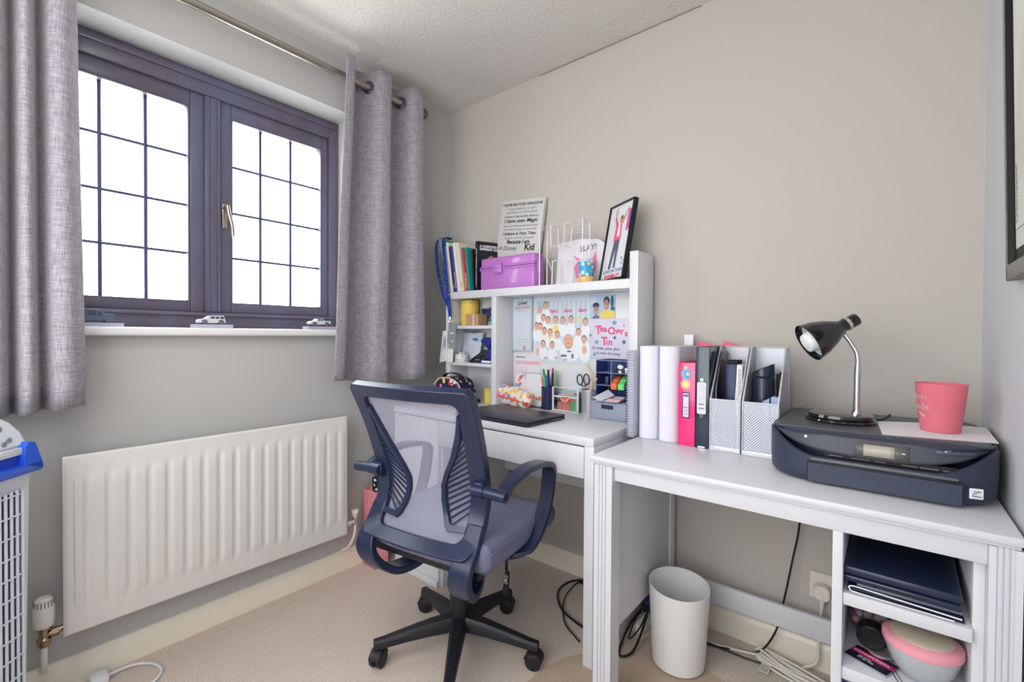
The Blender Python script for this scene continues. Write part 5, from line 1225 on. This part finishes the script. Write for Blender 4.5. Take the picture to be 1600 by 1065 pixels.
text('PRINT SCAN COPY PHOTO WEB', .0031, paper, cpn, p0 + Vector((-.008, -.0045, -.0035)), p1 - p0, (0, .18, 1), bold=.0001)
b = B(); v_ = Vector(pcurve(-.125, .108)); lathe(b, [(0, 0), (.0035, 0), (.003, .0012), (0, .0015)], 12, v_ + Vector((0, -.0024, 0)), Matrix.Rotation(PI / 2, 3, 'X')); v_ = Vector(pcurve(.058, .097)); box(b, v_.x - .003, v_.x + .003, v_.y - .0056, v_.y - .005, v_.z - .001, v_.z + .001); obj('button_light', b, paper, cpn)
b = B(); box(b, -.087, .145, PYa + .022, PYa + .06, .0645, .078); sl = obj('output_slot', b, pdk, pt)
b = B()
for x, w_ in ((-.078, .028), (-.035, .034), (.008, .02), (.055, .026), (.085, .03), (.122, .016)): box(b, x, x + w_, PYa + .0195, PYa + .0218, .069, .0705)
obj('slot_rollers', b, M('roller_grey', (150, 140, 132), .4), sl)
b = B(); prism(b, [(PYa - .0035, .006), (PYa + .004, .006), (PYa + .004, .050), (PYa - .0035, .050)], lambda a, c, q: (-.118 + .268 * q, a, c)); tr = obj('paper_tray', b, pmz, pt, bevel=.001)
b = B(); box(b, -.118, .15, PYa - .0028, PYa + .002, .0515, .054); box(b, -.1195, -.1182, PYa - .003, PYa + .002, .006, .054); box(b, .1502, .1515, PYa - .003, PYa + .002, .006, .054); obj('tray_gap', b, pdk, tr)
b = B(); box(b, -.112, .145, PYa - .004, PYa + .02, .056, .0625, .002); obj('tray_lip', b, M('tray_lip', (96, 96, 104), .35), pt)
b = B(); prism(b, rrect(.160, .181, .026, .047, .001, 1), lambda a, c, q: (a, PYa - .0006 * q + .030 * max(0, (a - .114) / .1) ** 3 - .004, c)); em = obj('energy_sticker', b, paper, pt)
b = B(); polys(b, [[(.164, .031), (.168, .043), (.169, .043), (.1655, .0325), (.178, .0325), (.178, .031)], [(.168, .036), (.172, .043), (.178, .042), (.176, .0405), (.172, .041), (.1695, .036)]], (0, PYa + .0005 - .0005, 0), (1, 0, 0), (0, 0, 1), .0016); obj('sticker_emblem', b, ink, em)
PT = DT + .1278
t = thing('paper_sheet', 'white sheet of paper lying under the pink cup on the printer', 'paper', (2.01, -.285, PT))
b = B(); prism(b, [(-.105, .055), (-.092, -.150), (.100, -.100), (.107, .13), (-.02, .10)], lambda a, c, q: (a, c, .0008 * q)); obj('sheet', b, paper, t)
PT2 = PT + .001
t = thing('plastic_cup', 'pink translucent plastic cup with white lettering on the printer', 'cup', (2.024, -.298, PT2))
mt = M('cup_pink', (250, 146, 164), .2, trans=.4, vary=None); mt.node_tree.nodes['Principled BSDF'].inputs['IOR'].default_value = 1.15
b = B(); lathe(b, [(0, .0), (.0345, .0), (.0365, .003), (.0475, .112), (.048, .114), (.0462, .114), (.0455, .111), (.0345, .006), (0, .006)], 40); cp = obj('cup_wall', b, mt, t)
def around(s, sz, z, aend, nm='lettering'):
    cu = text(s, sz, M('cup_white', (246, 236, 240), .5), cp, (0, 0, 0), (1, 0, 0), (0, 1, 0), nm)
    xm_ = max(v.co.x for v in cu.data.vertices); a0 = aend - xm_ / .044
    for v in cu.data.vertices:
        r = .0372 + (.0475 - .0365) * (z + v.co.y) / .112 + .0006; a = a0 + v.co.x / r; zz = z + v.co.y
        v.co = Vector((r * math.cos(a), r * math.sin(a), zz))
around('WATERMELON', .0135, .077, math.radians(238)); around('lemonade', .021, .053, math.radians(237))
b = B(); tube(b, [((.0372 + .011 * z / .112 + .001) * math.cos(a), (.0372 + .011 * z / .112 + .001) * math.sin(a), z) for a, z in [(math.radians(206 + 3 * i), .044 - .0012 * i) for i in range(8)]], .0008, 5); obj('swash', b, M('cup_white', (246, 236, 240), .5), cp)
# lamp
lp = thing('desk_lamp', 'black and chrome desk lamp with a tilted shade on the printer', 'lamp', (1.828, -.28, PT))
gb_ = M('gloss_black', (16, 17, 22), .12, coat=.6)
b = B(); lathe(b, [(0, 0), (.078, 0), (.079, .003), (.077, .008), (.072, .009), (.074, .012), (.072, .019), (.066, .021), (0, .023)], 48); obj('base', b, gb_, lp)
b = B(); cyl(b, (.035, 0, .02), (.035, 0, .03), .010, n=18); tube(b, [(.035, 0, .028), (.0352, 0, .09), (.036, 0, .148)], .0072, 14); obj('stem', b, chrome, lp)
b = B(); tube(b, smooth([(.036, 0, .146), (.036, 0, .165), (.0325, 0, .185), (.020, 0, .21), (.006, 0, .232)], 6), .0056, 12); obj('gooseneck', b, chrome, lp)
d_ = Vector((-.098, -.058, -.062)).normalized(); rm = d_.to_track_quat('Z', 'Y').to_matrix()
hc = Vector((.020, 0, .264))
b = B(); lathe(b, [(0, -.016), (.0155, -.016), (.017, -.013), (.017, .004), (.0172, .004), (.0172, .028), (.020, .032), (.036, .06), (.0475, .09), (.0525, .118), (.0505, .118), (.0455, .09), (.034, .062), (.018, .036), (0, .034)], 36, hc, rm); sh = obj('shade', b, gb_, lp)
b = B(); lathe(b, [(.0168, .006), (.0182, .006), (.0182, .014), (.0168, .014)], 30, hc, rm); obj('collar', b, M('copper_band', (226, 204, 196), .2, .8), sh)
b = B(); lathe(b, [(.0507, .1175), (.0453, .09), (.0338, .063), (.018, .037), (0, .036)], 36, hc, rm); obj('reflector', b, M('lamp_white', (222, 228, 232), .4), sh)
b = B(); lathe(b, [(0, .04), (.013, .045), (.016, .06), (.028, .085), (.031, .105), (.024, .124), (0, .132)], 28, hc, rm); obj('bulb', b, M('bulb_white', (236, 240, 242), .25), sh)
b = B(); v0 = Vector((.006, 0, .230)); cyl(b, v0, v0 + Vector((-.003, 0, .012)), .006, n=12); obj('neck_joint', b, gb_, lp)
t = thing('lamp_flex', 'short black lamp flex trailing over the back of the printer', 'cable', (1.91, -.20, PT))
b = B(); tube(b, smooth([(-.01, -.04, .004), (.01, -.01, .005), (.02, .02, .012), (.022, .045, .010)], 5), .003, 8); obj('flex', b, black, t)

# ================================================================ inside the open cabinet
S1, S2, S3 = .5335, .3725, .1205
t = thing('document_sleeve', 'navy and white edged document sleeve at the bottom of the top cabinet shelf', 'folder', (1.957, -.33, S1))
b = B(); box(b, -.093, .09, -.235, .2, .0, .004, .001); box(b, -.093, .086, -.24, .2, .008, .011, .001); obj('sleeve', b, M('sleeve_navy', (30, 36, 66), .3), t)
b = B(); tube(b, smooth([(.075, -.242, .003), (-.07, -.242, .004), (-.088, -.242, .009), (-.086, -.242, .0155), (-.06, -.242, .016), (.085, -.242, .010)], 5), .0014, 6); obj('white_edge', b, paper, t)
t = thing('tablet', 'grey tablet lying between the sleeve and the big black laptop on the shelf', 'tablet', (1.955, -.33, S1 + .0125))
b = B(); box(b, -.075, .09, -.23, .15, 0, .007, .002); obj('tablet_body', b, M('tablet_grey', (112, 116, 128), .3), t)
t = thing('laptop', 'thick navy black laptop on top of the pile in the upper cabinet shelf', 'laptop', (1.955, -.33, S1 + .0205), math.radians(-1.5))
lm2 = M('laptop_navy', (26, 36, 64), .3)
b = B(); box(b, -.094, .094, -.238, .14, 0, .014, .005); lb2 = obj('laptop_base', b, lm2, t)
b = B(); box(b, -.094, .094, -.236, .14, .0145, .033, .006); obj('laptop_lid', b, lm2, t)
b = B(); box(b, -.045, -.012, -.2388, -.2378, .006, .009); box(b, .006, .045, -.2388, -.2378, .006, .009); box(b, -.009, .003, -.2388, -.2378, .0055, .0095); obj('vent', b, ink, lb2)
t = thing('sweet_jar', 'round glass jar of pink and white sweets lying on the middle cabinet shelf', 'jar', (1.905, -.425, S2)); t.scale = (1.08, 1.08, 1.08)
cj = Vector((0, 0, .0435)); rj = Matrix.Rotation(PI / 2 + .12, 3, 'X')
b = B(); lathe(b, [(.018, .04), (.024, .036), (.040, .018), (.043, 0), (.040, -.018), (.028, -.036), (0, -.042)], 28, cj, rj); obj('jar_glass', b, glassy('jar_glass', (240, 240, 244), .15), t)
sw = spotty('sweets', (226, 206, 216), [(226, 110, 150), (240, 236, 240), (190, 60, 110), (236, 190, 160)], 60, .5, .35)
random.seed(4)
sm = None
for q in range(34):
    while True:
        p_ = Vector((random.uniform(-.034, .034), random.uniform(-.03, .03), random.uniform(-.034, .03)))
        if p_.length < .0345: break
    if sm is None or q % 4 == 0:
        b = B(); ball(b, (0, 0, 0), .0075, 8); sm = obj('sweet', b, M('sweet_%d' % (q % 5), [(232, 120, 160), (240, 236, 240), (186, 60, 110), (240, 206, 190), (226, 150, 180)][(q // 4) % 5], .35), t, loc=cj + p_)
    else:
        c = sm.copy(); COL.objects.link(c); c.parent = t; c.location = cj + p_
b = B(); lathe(b, [(.0, .038), (.024, .038), (.025, .040), (.025, .066), (.022, .069), (.012, .067), (0, .067)], 28, cj, rj); obj('jar_lid', b, black, t)
t = thing('business_cards', 'stack of black and magenta business cards on the middle cabinet shelf', 'cards', (1.906, -.522, S2), math.radians(-24))
b = B(); box(b, -.04, .04, -.026, .026, 0, .0045); obj('card_stack', b, M('card_edge', (150, 160, 170), .6), t)
b = B(); box(b, -.04, .04, -.026, .026, .0046, .0062); tc_ = obj('top_card', b, M('card_black', (26, 20, 48), .4), t)
b = B(); box(b, -.04, .04, -.002, .014, .0062, .0066); obj('magenta_band', b, M('card_magenta', (214, 30, 120), .4), tc_)
text('CONNECTIONS', .0095, paper, tc_, (-.036, .003, .0068), (1, 0, 0), (0, 1, 0)); text('call today\nwe can help', .0065, paper, tc_, (-.02, -.010, .0066), (1, 0, 0), (0, 1, 0))
t = thing('glass_trinket', 'small silver rimmed glass trinket resting on the business cards', 'glass trinket', (1.922, -.488, S2 + .007), 0)
b = B(); lathe(b, [(0, 0), (.022, 0), (.025, .003), (.025, .007), (.022, .0075), (.018, .004), (0, .004)], 26, (0, 0, 0)); obj('dish', b, M('dish_silver', (190, 188, 188), .2, .6), t)
b = B(); ball(b, (.026, -.004, .005), .009, 12, (1, 1, .5)); obj('bead', b, M('bead_bronze', (150, 136, 120), .25, .7), t)
t = thing('thread_loop', 'thin black cord loop hanging over the middle shelf edge', 'cord', (1.945, -.53, S2))
b = B(); tube(b, smooth([(-.012, .02, .009), (.0, -.02, .004), (.012, -.05, .001), (.02, -.056, -.03)], 5), .0008, 5); tube(b, smooth([(-.008, .02, .009), (.008, -.02, .004), (.022, -.05, .001), (.034, -.056, -.03)], 5), .0008, 5); obj('cord', b, ink, t)
t = thing('glass_bowl', 'clear glass bowl with pink rim and cream lid on the middle cabinet shelf', 'bowl', (1.9885, -.508, S2)); t.scale = (1.1, 1.1, 1.0)
b = B(); lathe(b, [(0, .002), (.026, .002), (.034, .006), (.048, .03), (.0565, .06), (.0575, .072), (.055, .072), (.053, .058), (.045, .03), (.031, .009), (0, .006)], 36); obj('bowl_glass', b, M('bowl_glass', (226, 232, 238), .12, alpha=.42), t)
b = B(); lathe(b, [(.0585, .066), (.060, .07), (.0595, .080), (.051, .086), (.047, .086), (.047, .072), (.0585, .066)], 36); obj('pink_rim', b, M('rim_pink', (240, 160, 176), .35), t)
b = B(); lathe(b, [(0, .078), (.0468, .078), (.0468, .087), (.041, .089), (0, .0895)], 36); obj('lid', b, M('lid_cream', (206, 196, 176), .6), t)
for q, (lb_, c_, x) in enumerate((('navy spine book standing at the bottom left of the cabinet', (26, 34, 100), 1.866), ('maroon book standing beside the navy one in the cabinet', (172, 46, 84), 1.884), ('brown book lying third along the cabinet bottom', (170, 130, 110), 1.904))):
    t = thing('book', lb_, 'book', (x, -.55, S3), 0, 'books at the bottom of the cabinet')
    b = B(); box(b, -.008, .008, 0, .14, 0, .205 - .008 * q, .001); obj('cover', b, M('cabbook_%d' % q, c_, .5), t)
    b = B(); box(b, -.0065, .0065, .002, .139, .2051 - .008 * q, .2055 - .008 * q); obj('pages', b, paper, t)

# ================================================================ on the floor under the right desk
bn = thing('waste_bin', 'white plastic waste bin with a slanted rim under the right desk', 'bin', (1.402, -.275, .0045))
wbn = M('bin_white', (232, 231, 230), .35)
def bz(r, a, z): return z - (.008 * math.cos(a - math.radians(310)) * (z / .26) if z > .1 else 0)
b = B(); rings = []
for r, z in [(0, 0), (.075, 0), (.081, .006), (.085, .06), (.090, .16), (.0955, .258), (.0955, .262), (.0930, .262), (.0925, .258), (.087, .16), (.082, .06), (.077, .008), (0, .008)]:
    rings.append([b.verts.new((r * math.cos(2 * PI * k / 48), r * math.sin(2 * PI * k / 48), bz(r, 2 * PI * k / 48, z))) for k in range(48 if r > 0 else 1)])
for A, C_ in zip(rings, rings[1:]):
    for k in range(48):
        k2 = (k + 1) % 48
        if len(A) == 1: b.faces.new((A[0], C_[k2], C_[k]))
        elif len(C_) == 1: b.faces.new((A[k], A[k2], C_[0]))
        else: b.faces.new((A[k], A[k2], C_[k2], C_[k]))
obj('bin_body', b, wbn, bn)
cm = thing('chair_mat', 'thin clear plastic chair mat with rounded edges lying on the carpet', 'mat', (1.40, -.75, .0008))
matm = M('mat_plastic', (214, 192, 168), .3, alpha=.35, bump=(90, .3, .002))
cpts = smooth([(1.075, -1.6), (1.072, -.75), (1.075, -.60), (1.10, -.50), (1.18, -.38), (1.26, -.235), (1.34, -.155), (1.42, -.16), (1.475, -.235), (1.56, -.27), (1.80, -.30), (1.806, -1.0), (1.80, -1.6)], 5)
b = B(); prism(b, [(p[0] if hasattr(p, 'x') else p[0], p[1]) for p in [Vector((q[0], q[1], 0)) for q in cpts]], lambda a, c, q: (a - 1.40, c + .75, .003 * q)); obj('mat_sheet', b, matm, cm, flat=True)
random.seed(3)
b = B()
for q in range(170):
    x, y = random.uniform(1.09, 1.72), random.uniform(-.95, -.28)
    if y > -.3 - .4 * max(0, 1.3 - x) * 2: continue
    bmesh.ops.create_cone(b, cap_ends=True, segments=6, radius1=.0022, radius2=.0012, depth=.0012, matrix=Matrix.Translation((x - 1.40, y + .75, .0036)))
o_ = obj('grip_studs', b, M('stud_brown', (160, 118, 84), .5), cm); o_['kind'] = 'stuff'
# socket and plug
t = thing('wall_socket', 'white double socket on the back wall beside the cabinet', 'socket', (1.809, -.0005, .273))
b = B(); prism(b, rrect(-.073, .073, -.043, .043, .006), lambda a, c, q: (a, -.009 * q, c)); pl = obj('face_plate', b, M('socket_white', (222, 216, 208), .35), t, bevel=.0015)
b = B()
for x in (-.012, .058): box(b, x - .006, x + .006, -.0125, -.009, .014, .032, .001)
obj('switch', b, M('socket_white', (222, 216, 208), .35), pl)
t = thing('mains_plug', 'white plug in the socket with its flex running down behind the rail', 'plug', (1.772, -.0105, .262))
pw = M('plug_white', (224, 219, 210), .4)
b = B(); prism(b, rrect(-.026, .026, -.026, .026, .02, 6), lambda a, c, q: (a * (1 - .15 * q), -.030 * q, c * (1 - .12 * q))); lathe(b, [(0, -.055), (.005, -.055), (.009, -.022), (0, -.02)], 12, (0, -.015, 0)); obj('plug_body', b, pw, t, bevel=.003)
b = B(); tube(b, smooth([(0, -.015, -.05), (-.004, -.018, -.10), (-.006, -.022, -.17), (-.012, -.03, -.225), (-.05, -.045, -.252)], 5), .0045, 8); obj('flex', b, pw, t)
# cables
def cable(label, pts, r, m_, name='cable', extra=None):
    p = [Vector(q) for q in pts]; o0 = p[0].copy(); o0.z = min(q.z for q in p)
    t = thing(name, label, 'cable', o0)
    b = B(); tube(b, smooth([q - o0 for q in p], 7), r, 8); obj('flex', b, m_, t); return t
cable('thin black cable hanging down the back wall behind the stretcher rail', [(1.71, -.027, .66), (1.708, -.03, .47), (1.69, -.04, .34), (1.668, -.05, .20), (1.645, -.045, .09), (1.60, -.06, .012), (1.54, -.085, .006), (1.46, -.12, .006), (1.36, -.10, .006), (1.29, -.07, .006)], .0032, black)
t = cable('long black cable with a paper tag lying on the carpet behind the bin', [(1.30, -.10, .006), (1.40, -.115, .006), (1.48, -.115, .006), (1.57, -.115, .006), (1.62, -.112, .008), (1.66, -.112, .006), (1.72, -.13, .006), (1.80, -.13, .006)], .0033, black)
b = B(); box(b, .318, .345, -.055, -.005, .004, .006); ct_ = obj('paper_tag', b, M('tag_paper', (226, 222, 210), .7), t)
b = B(); polys(b, [rect2(.321, .342, -.05 + .009 * q, -.047 + .009 * q) for q in range(4)], (0, 0, .006), (1, 0, 0), (0, 1, 0)); obj('tag_print', b, ink_grey, ct_)
ex = thing('extension_lead', 'coiled white extension lead bundled on the carpet under the stretcher rail', 'cable', (1.70, -.07, 0))
random.seed(11)
for k in range(7):
    a = k * .010; b = B()
    p = smooth([(-.115 + .006 * k, .022 - .003 * k, .008 + .004 * (k % 3)), (-.09, .034 - .006 * k, .014 + .005 * (k % 3)), (-.02, .012 - .009 * k + .004 * math.sin(k), .018 + .004 * (k % 2)), (.06, -.012 - .007 * k, .014 + .004 * ((k + 1) % 3)), (.115, -.020 - .006 * k, .009 + .003 * (k % 3)), (.118, -.034 - .005 * k, .010), (.05, -.028 - .008 * k, .010 + .003 * (k % 2)), (-.04, -.004 - .008 * k, .008 + .004 * (k % 3)), (-.10, .006 - .004 * k, .007 + .003 * (k % 2))], 5)
    tube(b, [Vector((q.x, q.y, max(.005, q.z))) for q in p], .0042, 7); obj('lead_loop', b, pw, ex)
b = B(); tube(b, smooth([(-.10, .0, .006), (-.17, -.022, .006), (-.24, -.04, .006), (-.30, -.045, .006), (-.38, -.035, .006)], 5), .0045, 8); obj('lead_tail', b, pw, ex)
cable('black cable looping on the carpet behind the left desk leg', [(.93, -.05, .02), (.90, -.05, .012), (.86, -.10, .006), (.87, -.19, .006), (.95, -.28, .006), (1.06, -.32, .006), (1.14, -.33, .006)], .0045, black)
t = cable('thinner black lead with a plug end beside the looping black cable', [(.905, -.075, .018), (.895, -.12, .006), (.92, -.22, .006), (1.00, -.34, .006), (1.10, -.40, .006)], .0028, black)
b = B(); box(b, -.004, .03, -.008, .008, .006, .022, .003); obj('plug_end', b, black, t)
t = thing('power_adaptor', 'dark navy power adaptor on a white block on the carpet between the two desks', 'adaptor', (1.222, -.105, .0))
t.location = (1.232, -.10, .0)
b = B(); box(b, -.02, .022, -.03, .04, .034, .08, .006); obj('adaptor_body', b, M('adaptor_navy', (28, 44, 84), .4), t)
b = B(); box(b, -.024, .024, -.12, .055, .0, .033, .004); obj('socket_block', b, pw, t)
cable('black lead looping onto the carpet under the desk end panel', [(1.236, -.132, .06), (1.225, -.17, .06), (1.215, -.24, .035), (1.222, -.33, .008), (1.245, -.375, .007), (1.27, -.33, .012), (1.262, -.22, .05), (1.245, -.15, .066)], .0042, black)
cable('thin black lead curling inside the larger loop under the end panel', [(1.238, -.133, .05), (1.224, -.2, .05), (1.23, -.28, .012), (1.248, -.24, .03), (1.246, -.16, .055)], .0026, black)
